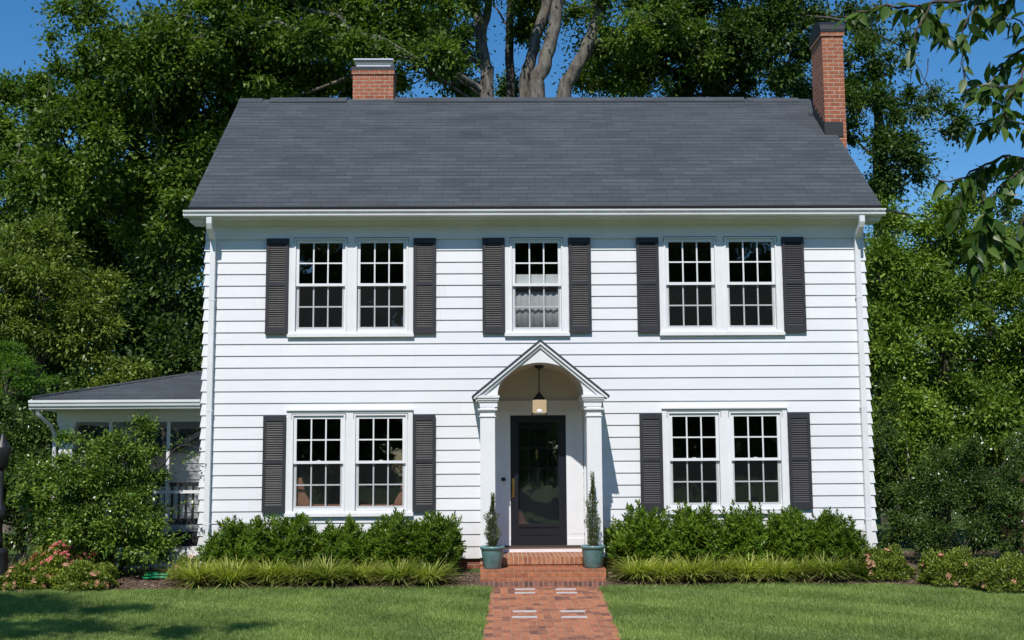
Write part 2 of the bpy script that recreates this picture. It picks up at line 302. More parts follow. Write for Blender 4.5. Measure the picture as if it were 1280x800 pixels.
def strips(P, D, L, W, bend, segs=3):        # arching strap leaves, as a list of quads per strip (welded strip mesh)
    D = unit(D); n = len(P); S = unit(np.cross(D, np.tile([0, 0, 1.0], (n, 1)))); H = D.copy(); H[:, 2] = 0; H = unit(H)
    rows = []
    for i in range(segs+1):
        t = i/segs; c = P + D*(L*t)[:, None] + H*(bend*L*t*t*0.55)[:, None] - np.array([0, 0, 1.0])*(bend*L*t*t*0.75)[:, None]
        ww = (W*(1-t**2.2)*0.5 + 0.0006)[:, None]; rows.append(np.stack([c-S*ww, c+S*ww], 1))
    return np.stack(rows, 1)                 # n, segs+1, 2, 3
def strip_mesh(name, A, mat, parent=None):
    n, k = A.shape[0], A.shape[1]; V = A.reshape(-1, 3).astype(np.float32)
    base = (np.arange(n)*k*2)[:, None, None] + (np.arange(k-1)*2)[None, :, None] + np.array([0, 1, 3, 2])[None, None, :]
    idx = base.reshape(-1).astype(np.int32); nf = n*(k-1)
    me = bpy.data.meshes.new(name); me.vertices.add(len(V)); me.vertices.foreach_set('co', V.ravel()); me.loops.add(nf*4); me.loops.foreach_set('vertex_index', idx)
    me.polygons.add(nf); me.polygons.foreach_set('loop_start', np.arange(0, nf*4, 4, dtype=np.int32)); me.polygons.foreach_set('loop_total', np.full(nf, 4, dtype=np.int32))
    me.polygons.foreach_set('use_smooth', np.ones(nf, dtype=bool)); me.materials.append(mat); me.update(calc_edges=True); return link(name, me, parent)

# ------------------------------------------------------------------ ground
def gz(y):
    if y >= 0: return 0.08
    if y > -1.6: return 0.08 + (y/1.6)*0.13
    if y > -8: return -0.05 - 0.046*(-1.6-y)
    return -0.05 - 0.046*6.4
ys = [-400, -60, -30, -20, -12, -8] + [-8+0.4*i for i in range(1, 16)] + [-1.6, -1.2, -0.8, -0.4, 0, 4, 20, 60, 400]
xs = [-400, -60, -20, -10, -5, 0, 5, 10, 20, 60, 400]
g = MB()
for i in range(len(ys)-1):
    for j in range(len(xs)-1):
        g.face([(xs[j], ys[i], gz(ys[i])), (xs[j+1], ys[i], gz(ys[i])), (xs[j+1], ys[i+1], gz(ys[i+1])), (xs[j], ys[i+1], gz(ys[i+1]))])
tag(g.build('ground', M['turf']), kind='structure')
def bed_front(x):                             # front outline of the planting bed
    if x > 5: return -1.62 - 0.50*(x-5) if x < 7 else -2.62 - 0.25*(x-7)
    return -1.62 - (0.0 if x > -6 else 0.04*(-6-x)) + 0.025*math.sin(x*2.3) + 0.015*math.sin(x*5.1)
m = MB(); bx = np.linspace(-13, 11, 121)
for i in range(120):
    a, b = bx[i], bx[i+1]
    if a > -0.98 and b < 0.98: continue
    n = 5
    for k in range(n):
        pa = [bed_front(a)*(1-t)+t*3.0 for t in (k/n, (k+1)/n)]; pb = [bed_front(b)*(1-t)+t*3.0 for t in (k/n, (k+1)/n)]
        m.face([(a, pa[0], gz(pa[0])+.006), (b, pb[0], gz(pb[0])+.006), (b, pb[1], gz(pb[1])+.006), (a, pa[1], gz(pa[1])+.006)])
tag(m.build('mulch_bed', M['mulch']), kind='structure')
# bark chips
n = 15000; cx = RNG.uniform(-9, 8.5, n); fr = np.array([bed_front(x) for x in cx]); cy = fr + RNG.beta(1.0, 1.6, n)*(1.9); ok = (np.abs(cx) > 1.0)
cx, cy = cx[ok], cy[ok]; P = np.stack([cx, cy, np.array([gz(y) for y in cy])+0.014+RNG.uniform(0, .012, len(cx))], 1)
D = RNG.normal(size=P.shape)*[1, 1, .25]; N = RNG.normal(size=P.shape)*0.45+[0, 0, 1]
tag(poly_mesh('bark_mulch', leaf_quads(P, D, N, RNG.uniform(.02, .065, len(P)), RNG.uniform(.010, .024, len(P)), 0.05, 0.1), 4, M['chips']), kind='stuff')
# brick path
p = MB(); PH = 0.785
def xo(y): return .03+.028*(max(y, -9)+1.66)
py = [-40, -20, -8, -6, -4, -3, -2.2, -1.66]
for i in range(len(py)-1):
    a, b = py[i], py[i+1]; p.face([(xo(a)-PH, a, gz(a)+.006), (xo(a)+PH, a, gz(a)+.006), (xo(b)+PH, b, gz(b)+.006), (xo(b)-PH, b, gz(b)+.006)])
    for sx in (-1, 1): p.face([(xo(a)+sx*PH, a, gz(a)-.03), (xo(b)+sx*PH, b, gz(b)-.03), (xo(b)+sx*PH, b, gz(b)+.006), (xo(a)+sx*PH, a, gz(a)+.006)])
path = tag(p.build('brick_path', M['path']), kind='structure')
for (xa, ya, xb, yb) in ((643.5,737.5,668.5,736), (643.5,742,668.5,739.5), (694.5,737.5,719.5,735.8), (695.5,742,720.5,739.5), (641,765.3,670,762), (640.2,772.5,671,769), (701,765.3,730.5,762), (702.3,772.5,732.5,768.5)):
    z = -0.20 if ya > 750 else -0.09
    def onz(px, py_):
        d = ROT @ Vector(((px-640)/F, -(py_-400)/F, -1.0)); t = 0
        P_ = CAM + d*17
        for _ in range(12):
            zz = gz(P_.y)+.006; P_ = CAM + d*((zz-CAM.z)/d.z)
        return P_
    A, B = onz(xa, ya), onz(xb, yb); q = MB()
    prof = [(A.y, gz(A.y)-.002), (A.y, gz(A.y)+.012), (A.y+.10, gz(A.y+.1)+.012), (A.y+.10, gz(A.y+.1)-.002)]
    q.prism(prof, 'x', A.x, B.x).build('pale_brick', M['palebrick'], path)
# grass blades
def in_lawn(x, y): return (y < np.vectorize(bed_front)(x)+0.02) & (np.abs(x-np.vectorize(xo)(y)) > PH-0.008+0.022*np.sin(y*7)+0.012*np.sin(y*23))
n = 640000; gx = RNG.uniform(-9.6, 8.6, n); gy = -1.5 - 6.6*RNG.uniform(0, 1, n)**1.0; ok = in_lawn(gx, gy); ok &= (np.abs((gx+0.75)-0.0175*(gy+19.5)) < 0.445*(gy+19.5)+1.3)
gx, gy = gx[ok], gy[ok]; n = len(gx); P = np.stack([gx, gy, np.vectorize(gz)(gy)-0.004], 1)
stripe = np.sign(np.sin((gx*0.62+gy*0.95)*math.pi/0.62)); lean = np.stack([stripe*0.17, stripe*0.17+0.05, np.ones(n)], 1)
D = lean + RNG.normal(size=(n, 3))*[.42, .42, .12]; L = RNG.uniform(.03, .058, n)*(1+0.25*np.sin(gx*1.7+gy*2.3)); W = RNG.uniform(.0045, .0085, n)
D = unit(D); S = unit(np.stack([-D[:, 1]+RNG.normal(size=n)*.5, D[:, 0]+RNG.normal(size=n)*.5+.2, np.zeros(n)], 1)); S[:, 0] = np.abs(S[:, 0])+.3; S = unit(S)
V = np.stack([P - S*W[:, None]*.5, P + S*W[:, None]*.5, P + D*L[:, None]], 1)
tag(poly_mesh('grass', V, 3, M['grass']), kind='stuff')

# ------------------------------------------------------------------ house
W2 = 5.42; ZB = 0.24; CE = 0.192; NC = 27; ZF = ZB+CE*NC; DEPTH = 6.8
RS = 0.797; EY, EZ = -0.30, 5.905; RY = 3.4; RZ = EZ + RS*(RY-EY)
house = empty('house', (0, 3.4, 0), 'white two storey clapboard house with dark grey shingle roof and charcoal shutters', 'house')
holes = []
PAIRS = [(-3.04, 3.83, 5.49, 3.97, 5.357, 2), (0.0, 3.83, 5.49, 3.955, 5.35, 1), (3.03, 3.83, 5.49, 3.97, 5.357, 2), (-3.04, 0.945, 2.605, 1.08, 2.475, 2), (3.03, 0.945, 2.605, 1.095, 2.48, 2)]
for (xc, z0, z1, g0, g1, k) in PAIRS:
    h = 1.015 if k == 2 else 0.52; holes.append((xc-h+.03, xc+h-.03, z0+.03, z1-.03))
holes.append((-.70, .70, 0.1, 2.56))
JT = [sorted(random.uniform(-5, 5) for _ in range(random.choice((1, 2, 2, 3)))) for _ in range(NC)]
wl = MB(); BT, BB = -0.004, -0.021
for k in range(NC):
    zb, zt = ZB+k*CE, ZB+(k+1)*CE
    cuts = sorted({zb, zt} | {z for h in holes for z in h[2:] if zb < z < zt})
    for a, b in zip(cuts[:-1], cuts[1:]):
        segs = [(-W2-.0, W2+.0)]
        for h in holes:
            if h[2] < (a+b)/2 < h[3]:
                out = []
                for s0, s1 in segs:
                    if h[1] <= s0 or h[0] >= s1: out.append((s0, s1)); continue
                    if h[0] > s0: out.append((s0, h[0]))
                    if h[1] < s1: out.append((h[1], s1))
                segs = out
        ya = BB+(BT-BB)*(a-zb)/CE; yb = BB+(BT-BB)*(b-zb)/CE
        for s0, s1 in segs:
            fa = 0.028*(1-(a-zb)/CE)+.004; fb = 0.028*(1-(b-zb)/CE)+.004
            l0, l1 = (s0-fa, s0-fb) if s0 == -W2 else (s0, s0); r0, r1 = (s1+fa, s1+fb) if s1 == W2 else (s1, s1)
            cutx = [x_ for x_ in JT[k] if l0+.4 < x_ < r0-.4]; e_ = [(l0, l1)] + [(x_, x_) for x_ in cutx] + [(r0, r1)]   # butt joints
            for (p0, p1), (q0, q1) in zip(e_[:-1], e_[1:]):
                gl = .0006 if p0 in cutx else 0; gr_ = .0006 if q0 in cutx else 0
                wl.face([(p0+gl, ya, a), (q0-gr_, ya, a), (q1-gr_, yb, b), (p1+gl, yb, b)])
            if a == zb: wl.face([(l0, ya, a), (l0, BT+.004, a), (r0, BT+.004, a), (r0, ya, a)])
    for sx in (-1, 1):
        xo, xt = sx*(W2+.032), sx*(W2+.004)
        wl.face([(xo, BB, zb), (xo, DEPTH, zb), (xt, DEPTH, zt), (xt, BT, zt)]); wl.face([(xo, BB, zb), (xo, DEPTH, zb), (xt-.002*sx, DEPTH, zb), (xt-.002*sx, BB, zb)])
k = 0; z = ZF
while z < RZ-.15:                             # gable ends
    zt = min(z+CE, RZ-.1); 
    def yr(zz): return (max(0, EY+(zz-EZ)/RS+.03), min(DEPTH, 2*RY-EY-(zz-EZ)/RS-.03))
    (a0, a1), (b0, b1) = yr(z), yr(zt)
    for sx in (-1, 1):
        xo, xt = sx*(W2+.032), sx*(W2+.004); wl.face([(xo, a0, z), (xo, a1, z), (xt, b1, zt), (xt, b0, zt)]); wl.face([(xo, a0, z), (xo, a1, z), (xt-.002*sx, a1, z), (xt-.002*sx, a0, z)])
    z = zt
wl.face([(-W2, DEPTH, ZB), (W2, DEPTH, ZB), (W2, DEPTH, 5.7), (-W2, DEPTH, 5.7)])
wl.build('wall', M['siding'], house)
fm = MB(); fm.box(-W2+.03, W2-.03, .03, DEPTH-.03, -.2, ZB-.004); fm.build('foundation', M['foundation'], house)
# interior shell: two storeys, dividing walls
it = MB()
IX, IY0, IY1 = W2-.14, .13, DEPTH-.14
for za, zb in ((0.45, 2.95), (3.2, 5.66)):
    it.face([(-IX, IY1, za), (IX, IY1, za), (IX, IY1, zb), (-IX, IY1, zb)])
    for sx in (-1, 1): it.face([(sx*IX, IY0, za), (sx*IX, IY1, za), (sx*IX, IY1, zb), (sx*IX, IY0, zb)])
    for xx in (-1.5, 1.5): it.box(xx-.06, xx+.06, IY0, IY1, za, zb)
    it.face([(-IX, IY0, zb), (IX, IY0, zb), (IX, IY1, zb), (-IX, IY1, zb)])
it.build('interior_wall', M['interior'], house)
fl = MB()
for za in (0.44, 3.19): fl.box(-IX, IX, IY0, IY1, za-.1, za)
fl.build('interior_floor', M['intdark'], house)
# inner face of the front wall (keeps light out around the windows)
lin = MB()
xc_ = sorted({-IX, IX} | {v for h in holes for v in h[:2]}); zc_ = sorted({0.2, 5.68} | {v for h in holes for v in h[2:] if 0.2 < v < 5.68})
for a, b in zip(xc_[:-1], xc_[1:]):
    for c, d in zip(zc_[:-1], zc_[1:]):
        if any(h[0]-1e-6 <= a and b <= h[1]+1e-6 and h[2]-1e-6 <= c and d <= h[3]+1e-6 for h in holes): continue
        lin.face([(a, .11, c), (b, .11, c), (b, .11, d), (a, .11, d)])
lin.build('inner_lining', M['interior'], house)
# frieze, crown, soffit, fascia, eave returns
tr = MB(); tr.box(-W2-.005, W2+.005, -.031, .02, ZF-.004, 5.66); tr.build('frieze_board', M['white'], house)
cr = MB(); cr.prism([(-.031, 5.635), (-.05, 5.64), (-.10, 5.70), (-.12, 5.722), (-.031, 5.722)], 'x', -W2-.01, W2+.01); cr.build('crown_moulding', M['white'], house)
so = MB(); so.box(-5.62, 5.62, -.31, .05, 5.722, 5.742)
for sx in (-1, 1): so.box(sx*5.43, sx*5.63, -.30, .10, 5.66, 5.7215)
so.build('soffit', M['white'], house)
fa = MB(); fa.box(-5.64, 5.64, -.335, -.31, 5.70, 5.85); fa.build('fascia', M['white'], house)
gt = MB(); gp = [(-.337, 5.825), (-.337, 5.716), (-.375, 5.712), (-.392, 5.728), (-.414, 5.738), (-.418, 5.757), (-.402, 5.768), (-.396, 5.785), (-.402, 5.798), (-.440, 5.803), (-.443, 5.826), (-.430, 5.826), (-.425, 5.808), (-.350, 5.808), (-.350, 5.825)]
gt.prism(gp, 'x', -5.71, 5.685); gt.build('gutter', M['gutter'], house)
def downspout(sx):
    d = MB(); x = sx*5.29; hw = .042
    prof = lambda cy_, cz_: [(x-hw, cy_, cz_), (x+hw, cy_, cz_)]
    pts = [(-.39, 5.715, .036), (-.39, 5.62, .036), (-.36, 5.56, .04), (-.14, 5.44, .04), (-.085, 5.40, .036), (-.085, 0.32, .036), (-.12, .24, .036), (-.26, .17, .036)]
    rings = []
    for i, (yy, zz, hd) in enumerate(pts):
        a = pts[max(0, i-1)]; b = pts[min(len(pts)-1, i+1)]; ty, tz = b[0]-a[0], b[1]-a[1]; L_ = math.hypot(ty, tz); ny, nz = -tz/L_*-1, ty/L_*-1
        rings.append([(x-hw, yy-ny*hd, zz-nz*hd), (x+hw, yy-ny*hd, zz-nz*hd), (x+hw, yy+ny*hd, zz+nz*hd), (x-hw, yy+ny*hd, zz+nz*hd)])
    for r0, r1 in zip(rings[:-1], rings[1:]):
        for j in range(4): d.face([r0[j], r0[(j+1)%4], r1[(j+1)%4], r1[j]])
    for zz in (4.4, 2.6, .8): d.box(x-.05, x+.05, -.124, -.02, zz, zz+.03)
    for zz in (5.49, 5.53): d.box(x-.046, x+.046, -.30+(5.56-zz)*1.2, -.18+(5.56-zz)*1.2, zz-.012, zz-.004)
    d.build('downspout', M['gutter'], house)
downspout(-1); downspout(1)
# main roof, laid in overlapping courses
rf = MB(); NR = 32; XR = 5.655
def course_roof(mb, e, rid, n, xl, xr):      # e, rid: (y,z) of eave and ridge
    for i in range(n):
        t0, t1 = i/n, (i+1)/n; y0, z0 = e[0]+(rid[0]-e[0])*t0, e[1]+(rid[1]-e[1])*t0; y1, z1 = e[0]+(rid[0]-e[0])*t1, e[1]+(rid[1]-e[1])*t1
        th = .012; mb.face([(xl, y0, z0+th), (xr, y0, z0+th), (xr, y1, z1+.001), (xl, y1, z1+.001)]); mb.face([(xl, y0, z0), (xr, y0, z0), (xr, y0, z0+th), (xl, y0, z0+th)])
course_roof(rf, (EY, EZ), (RY, RZ), NR, -XR, XR); course_roof(rf, (2*RY-EY, EZ), (RY, RZ), NR, XR, -XR)
roof = rf.build('roof', M['shingle'], house)
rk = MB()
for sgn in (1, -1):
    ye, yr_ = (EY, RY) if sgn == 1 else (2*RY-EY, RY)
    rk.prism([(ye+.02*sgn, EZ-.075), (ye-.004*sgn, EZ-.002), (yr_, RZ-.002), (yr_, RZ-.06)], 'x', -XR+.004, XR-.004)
rk.build('roof_edge_painted_shade', M['shingle_edge_shade'], roof)  # roof edge deepened and painted near-black as the shadow gap above the gutter
for sx in (-1, 1):
    rb = MB()
    for sgn in (1, -1):
        ye = EY if sgn == 1 else 2*RY-EY
        rb.prism([(ye, EZ-.20), (ye, EZ-.062), (RY, RZ-.062), (RY, RZ-.20)], 'x', sx*(XR-.05), sx*(XR-.02))
        rb.prism([(ye, EZ-.10), (ye, EZ-.063), (RY, RZ-.063), (RY, RZ-.10)], 'x', sx*(W2+.03), sx*(XR-.051))
    rb.build('rake_board', M['white'], roof)
for a, b in ((-XR, -5.2), (-5.05, -3.55), (-2.62, 4.25), (4.3, 5.32)):
    rc = MB(); x = a
    while x < b-.01:
        e = min(x+.30, b); dz = .016 if (a > -5.3 and b < 5) else .004
        rc.prism([(RY-.15, RZ-.115+dz), (RY-.15, RZ-.098+dz+.012), (RY, RZ+.024+dz), (RY+.15, RZ-.098+dz), (RY+.15, RZ-.115+dz)], 'x', x, e); x = e
    rc.build('ridge_cap', M['shingle'], roof)
# chimneys
def chimney(x0, x1, y0, y1, z0, z1, kind):
    c = MB(); c.box(x0, x1, y0, y1, z0, z1-.075); c.box(x0-.022, x1+.022, y0-.022, y1+.022, z1-.075, z1)
    o = c.build('chimney', M['brick'], house); k = MB()
    if kind == 'flare':
        k.box(x0-.02, x1+.02, y0-.02, y1+.02, z1, z1+.085); k.build('chimney_flashing', M['flash'], o)
        k = MB(); pr = [(-.30, .0), (-.305, .08), (-.318, .13), (-.345, .175), (-.365, .20)]
        xm, ym = (x0+x1)/2, (y0+y1)/2; hx, hy = (x1-x0)/2, (y1-y0)/2
        rings = []
        for d_, zz in ((-.065, .085), (-.065, .14), (-.050, .185), (-.032, .215), (-.012, .235), (-.012, .262)): 
            a, b = hx+d_, hy+d_; rings.append([(xm-a, ym-b, z1+zz), (xm+a, ym-b, z1+zz), (xm+a, ym+b, z1+zz), (xm-a, ym+b, z1+zz)])
        for r0, r1 in zip(rings[:-1], rings[1:]):
            for j in range(4): k.face([r0[j], r0[(j+1)%4], r1[(j+1)%4], r1[j]])
        k.face(rings[-1]); k.build('chimney_cap', M['capmetal'], o)
    else:
        for i in range(9):
            pass
        prof = [(y0-.03, z1), (y0-.03, z1+.06)] + [((y0+y1)/2-(y1-y0+.04)/2*math.cos(th), z1+.06+.24*math.sin(th)) for th in np.linspace(.15, math.pi-.15, 12)] + [(y1+.03, z1+.06), (y1+.03, z1)]
        k.prism(prof, 'x', x0-.03, x1+.03); k.build('chimney_cap', M['blackmetal'], o)
        f = MB(); zr = lambda y: EZ+RS*(y-EY)
        f.box(x0-.006, x1-.06, y0-.014, y0-.002, zr(y0)-.04, zr(y0)+.24)
        n_ = 5
        for i in range(n_):
            a = y0+(y1-y0)*i/n_; b = y0+(y1-y0)*(i+1)/n_; f.box(x0-.014, x0-.002, a, b-.006, zr(a)-.05, zr(b)+.16)
        f.prism([(y1, zr(y1)+.02), (y1-.1, zr(y1)-.08), (y1+.12, zr(y1)+.08)], 'x', x0-.10, x0+.1)
        f.build('chimney_flashing', M['flash'], o)
chimney(-3.515, -2.70, 3.95, 4.55, 8.0, 9.62, 'flare')
chimney(5.44, 5.83, 2.0, 2.75, 0.0, 9.70, 'dome')

# ------------------------------------------------------------------ windows
def window(xc, z0, z1, g0, g1, k):
    hw = 1.015 if k == 2 else .52; YF, YJ = -.040, .10; gw = .3525; cs = [xc-.5, xc+.5] if k == 2 else [xc]
    o = MB(); so_ = .052                       # sash outer = glass + so_
    ox = [(c-gw-so_, c+gw+so_) for c in cs]; oz0, oz1 = g0-.075, g1+.052
    edges = [xc-hw] + [v for p_ in ox for v in p_] + [xc+hw]
    for i in range(0, len(edges), 2): o.box(edges[i], edges[i+1], YF, YJ, z0, z1)
    for a, b in ox: o.box(a-.0005, b+.0005, YF, YJ, z0, oz0); o.box(a-.0005, b+.0005, YF, YJ, oz1, z1)
    o.box(xc-hw-.012, xc+hw+.012, YF-.035, YF+.001, z0-.028, z0+.022)      # sill nose
    if z1 < 4: o.box(xc-hw-.01, xc+hw+.01, YF-.028, YF+.02, z1, z1+.022)   # drip cap
    for a, b in ox:                            # outer stop around each sash opening
        o.box(a-.028, a, YF-.012, YF+.001, oz0-.02, oz1+.022); o.box(b, b+.028, YF-.012, YF+.001, oz0-.02, oz1+.022); o.box(a+.0005, b-.0005, YF-.012, YF+.001, oz1, oz1+.024)
        o.box(a-.04, b+.04, YF-.026, YF+.001, oz0-.045, oz0-.0205)
    win = o.build('window', M['white'], house)
    ch = MB()
    for a, b in ox:                            # dark storm channel lines at the head
        ch.box(a-.034, b+.034, YF-.014, YF-.001, oz1+.0245, oz1+.034)
        for xx in (a-.034, b+.028): ch.box(xx, xx+.006, YF-.014, YF-.001, oz1-.06, oz1+.0243)
    ch.build('storm_track', M['shutter'], win)
    zm = (g0+g1)/2 + .0
    for c in cs:
        for (za, zb, yy, low) in ((zm, g1, -.006, False), (g0, zm, .034, True)):
            s = MB(); st = so_-.004; rt = .026
            a0, a1 = c-gw-st, c+gw+st; lo_, hi_ = (za-.022, zb+st) if not low else (za-.072, zb+.022)
            s.box(a0, c-gw, yy-.018, yy+.018, lo_, hi_); s.box(c+gw, a1, yy-.018, yy+.018, lo_, hi_)
            t0, t1 = (za+.022 if not low else za), (zb if not low else zb-.022)
            s.box(c-gw, c+gw, yy-.018, yy+.018, lo_, t0); s.box(c-gw, c+gw, yy-.018, yy+.018, t1, hi_)
            for i in (1, 2): x = c-gw+2*gw*i/3; s.box(x-.011, x+.011, yy-.014, yy+.010, t0, t1)
            zc = (t0+t1)/2
            for i in range(3):
                xa = c-gw+2*gw*i/3+(.0112 if i else 0); xb = c-gw+2*gw*(i+1)/3-(.0112 if i < 2 else 0); s.box(xa, xb, yy-.014, yy+.010, zc-.011, zc+.011)
            if low and z1 < 4: s.box(c-.03, c+.03, yy-.01, yy+.012, hi_, hi_+.012)
            so2 = s.build('sash', M['white'], win)
            q = MB(); q.face([(c-gw, yy+.003, t0), (c+gw, yy+.003, t0), (c+gw, yy+.003, t1), (c-gw, yy+.003, t1)]); q.build('pane', M['glass'], win)
        q = MB(); q.face([(c-gw-.03, -.018, g0-.03), (c+gw+.03, -.018, g0-.03), (c+gw+.03, -.018, zm-.01), (c-gw-.03, -.018, zm-.01)])
        q.build('insect_screen', M['screen'], win)
    return win
for p_ in PAIRS: window(*p_)
def shutter(x0, x1, z0, z1, mat, label=None):
    YB, YF = -.026, -.066; s = MB(); st = .047; zm = z0+(z1-z0)*.525; rails = [(z0, z0+.115), (zm-.035, zm+.03), (z1-.085, z1)]
    s.box(x0, x0+st, YF, YB, z0, z1); s.box(x1-st, x1, YF, YB, z0, z1)
    for a, b in rails: s.box(x0+st, x1-st, YF+.001, YB, a, b)
    s.face([(x0+st, YB-.003, z0), (x1-st, YB-.003, z0), (x1-st, YB-.003, z1), (x0+st, YB-.003, z1)])
    sh = s.build('shutter', M['shutter'], house); lv = MB()
    for a, b in ((rails[0][1], rails[1][0]), (rails[1][1], rails[2][0])):
        n_ = int((b-a)/.0345); pch = (b-a)/n_
        for i in range(n_):
            zc = a+(i+.5)*pch; dj = random.uniform(-.002, .002)
            lv.prism([(YF+.004, zc-.017+dj), (YF+.009, zc-.021+dj), (YB-.006, zc+.012+dj), (YB-.010, zc+.018+dj)], 'x', x0+st+.001, x1-st-.001)
    l_ = lv.build('louvre', mat, sh)
    if label: sh['label'] = label
for (xc, z0, z1, g0, g1, k) in PAIRS:
    hw = 1.015 if k == 2 else .52; a, b = (3.85, 5.43) if z0 > 3 else (.985, 2.525); mt = M['louver_faded'] if xc < 1 else M['louver_dark']
    shutter(xc-hw-.372, xc-hw-.008, a, b, mt); shutter(xc+hw+.008, xc+hw+.368, a, b, mt)
# curtains and drapes inside
def curtain(name, x0, x1, z0, z1, y, amp, mat, label, folds=9):
    c = MB(); n_ = 60
    for i in range(n_):
        a, b = x0+(x1-x0)*i/n_, x0+(x1-x0)*(i+1)/n_; f_ = lambda x: y+amp*math.sin((x-x0)/(x1-x0)*2*math.pi*folds)+amp*.4*math.sin((x-x0)*23)
        sg = lambda x: .02*math.sin((x-x0)/(x1-x0)*math.pi*2.0)
        c.face([(a, f_(a), z0), (b, f_(b), z0), (b, f_(b), z1), (a, f_(a), z1)], True)
    ob = c.build(name, mat); md = ob.modifiers.new('thickness', 'SOLIDIFY'); md.thickness = .002
    return tag(ob, label, 'curtain')
curtain('cafe_curtain', -.36, .36, 3.86, 4.545, .085, .010, M['curtain'], 'white cafe curtain behind the lower sash of the middle upstairs window', 7)
bl = MB(); bl.box(-.365, .365, .075, .079, 4.70, 4.84); bl.box(-.365, .365, .068, .086, 4.685, 4.70)
tag(bl.build('roller_blind', M['curtain']), 'white strip of window shade behind the upper sash of the middle upstairs window', 'blind')
def cushion(name, c, r, label, flip):
    u = MB(); prof = []
    n_ = 14
    for i in range(n_):
        t = i/(n_-1); z = t*.46; wd = r*(1-.62*t**1.2)*(1+.16*math.sin(t*9)); prof.append((wd, z))
    k = len(u.v)
    for wd, z in prof:
        for j in range(14):
            th = 2*math.pi*j/14; u.v.append((c[0]+flip*(-r*.55*0+ (wd*math.cos(th)*(1-.35*z))-z*.16), c[1]+wd*.35*math.sin(th), c[2]+z))
    for i in range(n_-1):
        for j in range(14): q = k+i*14; u.f.append((q+j, q+(j+1)%14, q+14+(j+1)%14, q+14+j)); u.sm.append(True)
    u.f.append(tuple(k+(n_-1)*14+j for j in range(14))); u.sm.append(True)
    tag(u.build(name, M['drape']), label, 'curtain')
cushion('tied_drape', (-3.80, .13, 1.07), .13, 'terracotta drape tied back at the left of the lower left windows', 1)
cushion('tied_drape', (-2.21, .13, 1.07), .12, 'terracotta drape at the right side of the lower left windows', -1)
sb = MB(); sb.box(-3.93, -3.15, .10, .30, 1.02, 1.105); sb.box(-2.93, -2.14, .10, .30, 1.02, 1.10); tag(sb.build('bench_cushion', M['drape']), 'low terracotta window seat cushion seen inside the lower left windows', 'cushion')

# ------------------------------------------------------------------ door
ds = MB()
for sx in (-1, 1):
    a, b = (.45, .72)
    ds.box(sx*a, sx*b, -.045, .10, .405, 2.585)
    for i in range(6): xx = .505+i*.032; ds.box(sx*xx, sx*(xx+.017), -.053, -.044, .62, 2.44)
    ds.box(sx*.452, sx*.722, -.056, -.044, .41, .55); ds.box(sx*.455, sx*.725, -.056, -.044, 2.47, 2.58)
ds.box(-.4495, .4495, -.045, .10, 2.515, 2.585); ds.box(-.735, .735, -.05, .05, 2.586, 2.72); ds.box(-.75, .75, -.075, .05, 2.7205, 2.75)
door_frame = ds.build('door_surround', M['white'], house)
th = MB(); th.box(-.70, .74, -.085, .08, .412, .440); th.build('threshold', M['intdark'], house)
ri = MB(); ri.box(-.70, .70, -.062, .06, .20, .4115); ri.build('riser_board', M['white'], house)
dr = MB(); dx0, dx1 = -.4495, .4495
dr.box(dx0, -.325, -.02, .03, .4405, 2.51); dr.box(.325, dx1, -.02, .03, .4405, 2.51); dr.box(-.325, .325, -.02, .03, 2.40, 2.51); dr.box(-.325, .325, -.02, .03, .4405, .56); dr.box(-.325, .325, -.02, .03, .725, .775)
dr.box(-.325, .325, -.006, .02, .56, .725); dr.box(-.29, .29, -.014, -.0061, .60, .69)
door = dr.build('door', M['black'], house)
q = MB(); q.face([(-.325, .004, .775), (.325, .004, .775), (.325, .004, 2.40), (-.325, .004, 2.40)]); q.build('door_glass', M['glass'], door)
hd = MB(); hd.tube([(-.405, -.021, 1.42), (-.405, -.07, 1.42), (-.405, -.075, 1.36), (-.405, -.07, 1.25), (-.405, -.021, 1.25)], .011, 8); hd.box(-.425, -.385, -.026, -.0205, 1.20, 1.50); hd.build('handle', M['brass'], door)
idr = MB(); idr.box(-.44, .44, .115, .16, .4405, 2.51)
for i in range(4):
    for j in range(2): pass
idoor = idr.build('inner_door', M['black'], house)
ip = MB()
for i in range(4):
    for j in range(3): xa = -.30+i*.155; za = 1.35+j*.33; ip.box(xa, xa+.135, .110, .1145, za, za+.29)
ip.build('pane', M['glass'], idoor)
kn = MB(); kn.lathe([(.0, 0), (.012, .01), (.02, .04), (.012, .08), (.026, .11), (.014, .15), (.0, .18)], (-.02, .102, 1.80), 10); kn.build('door_knocker', M['brass'], idoor)
be = MB(); be.lathe([(.0, -.03), (.02, -.028), (.033, -.015), (.036, 0), (.033, .015), (.02, .028), (0, .03)], (-.565, -.055, 1.49), 14); be.build('doorbell', M['blackmetal'], house)

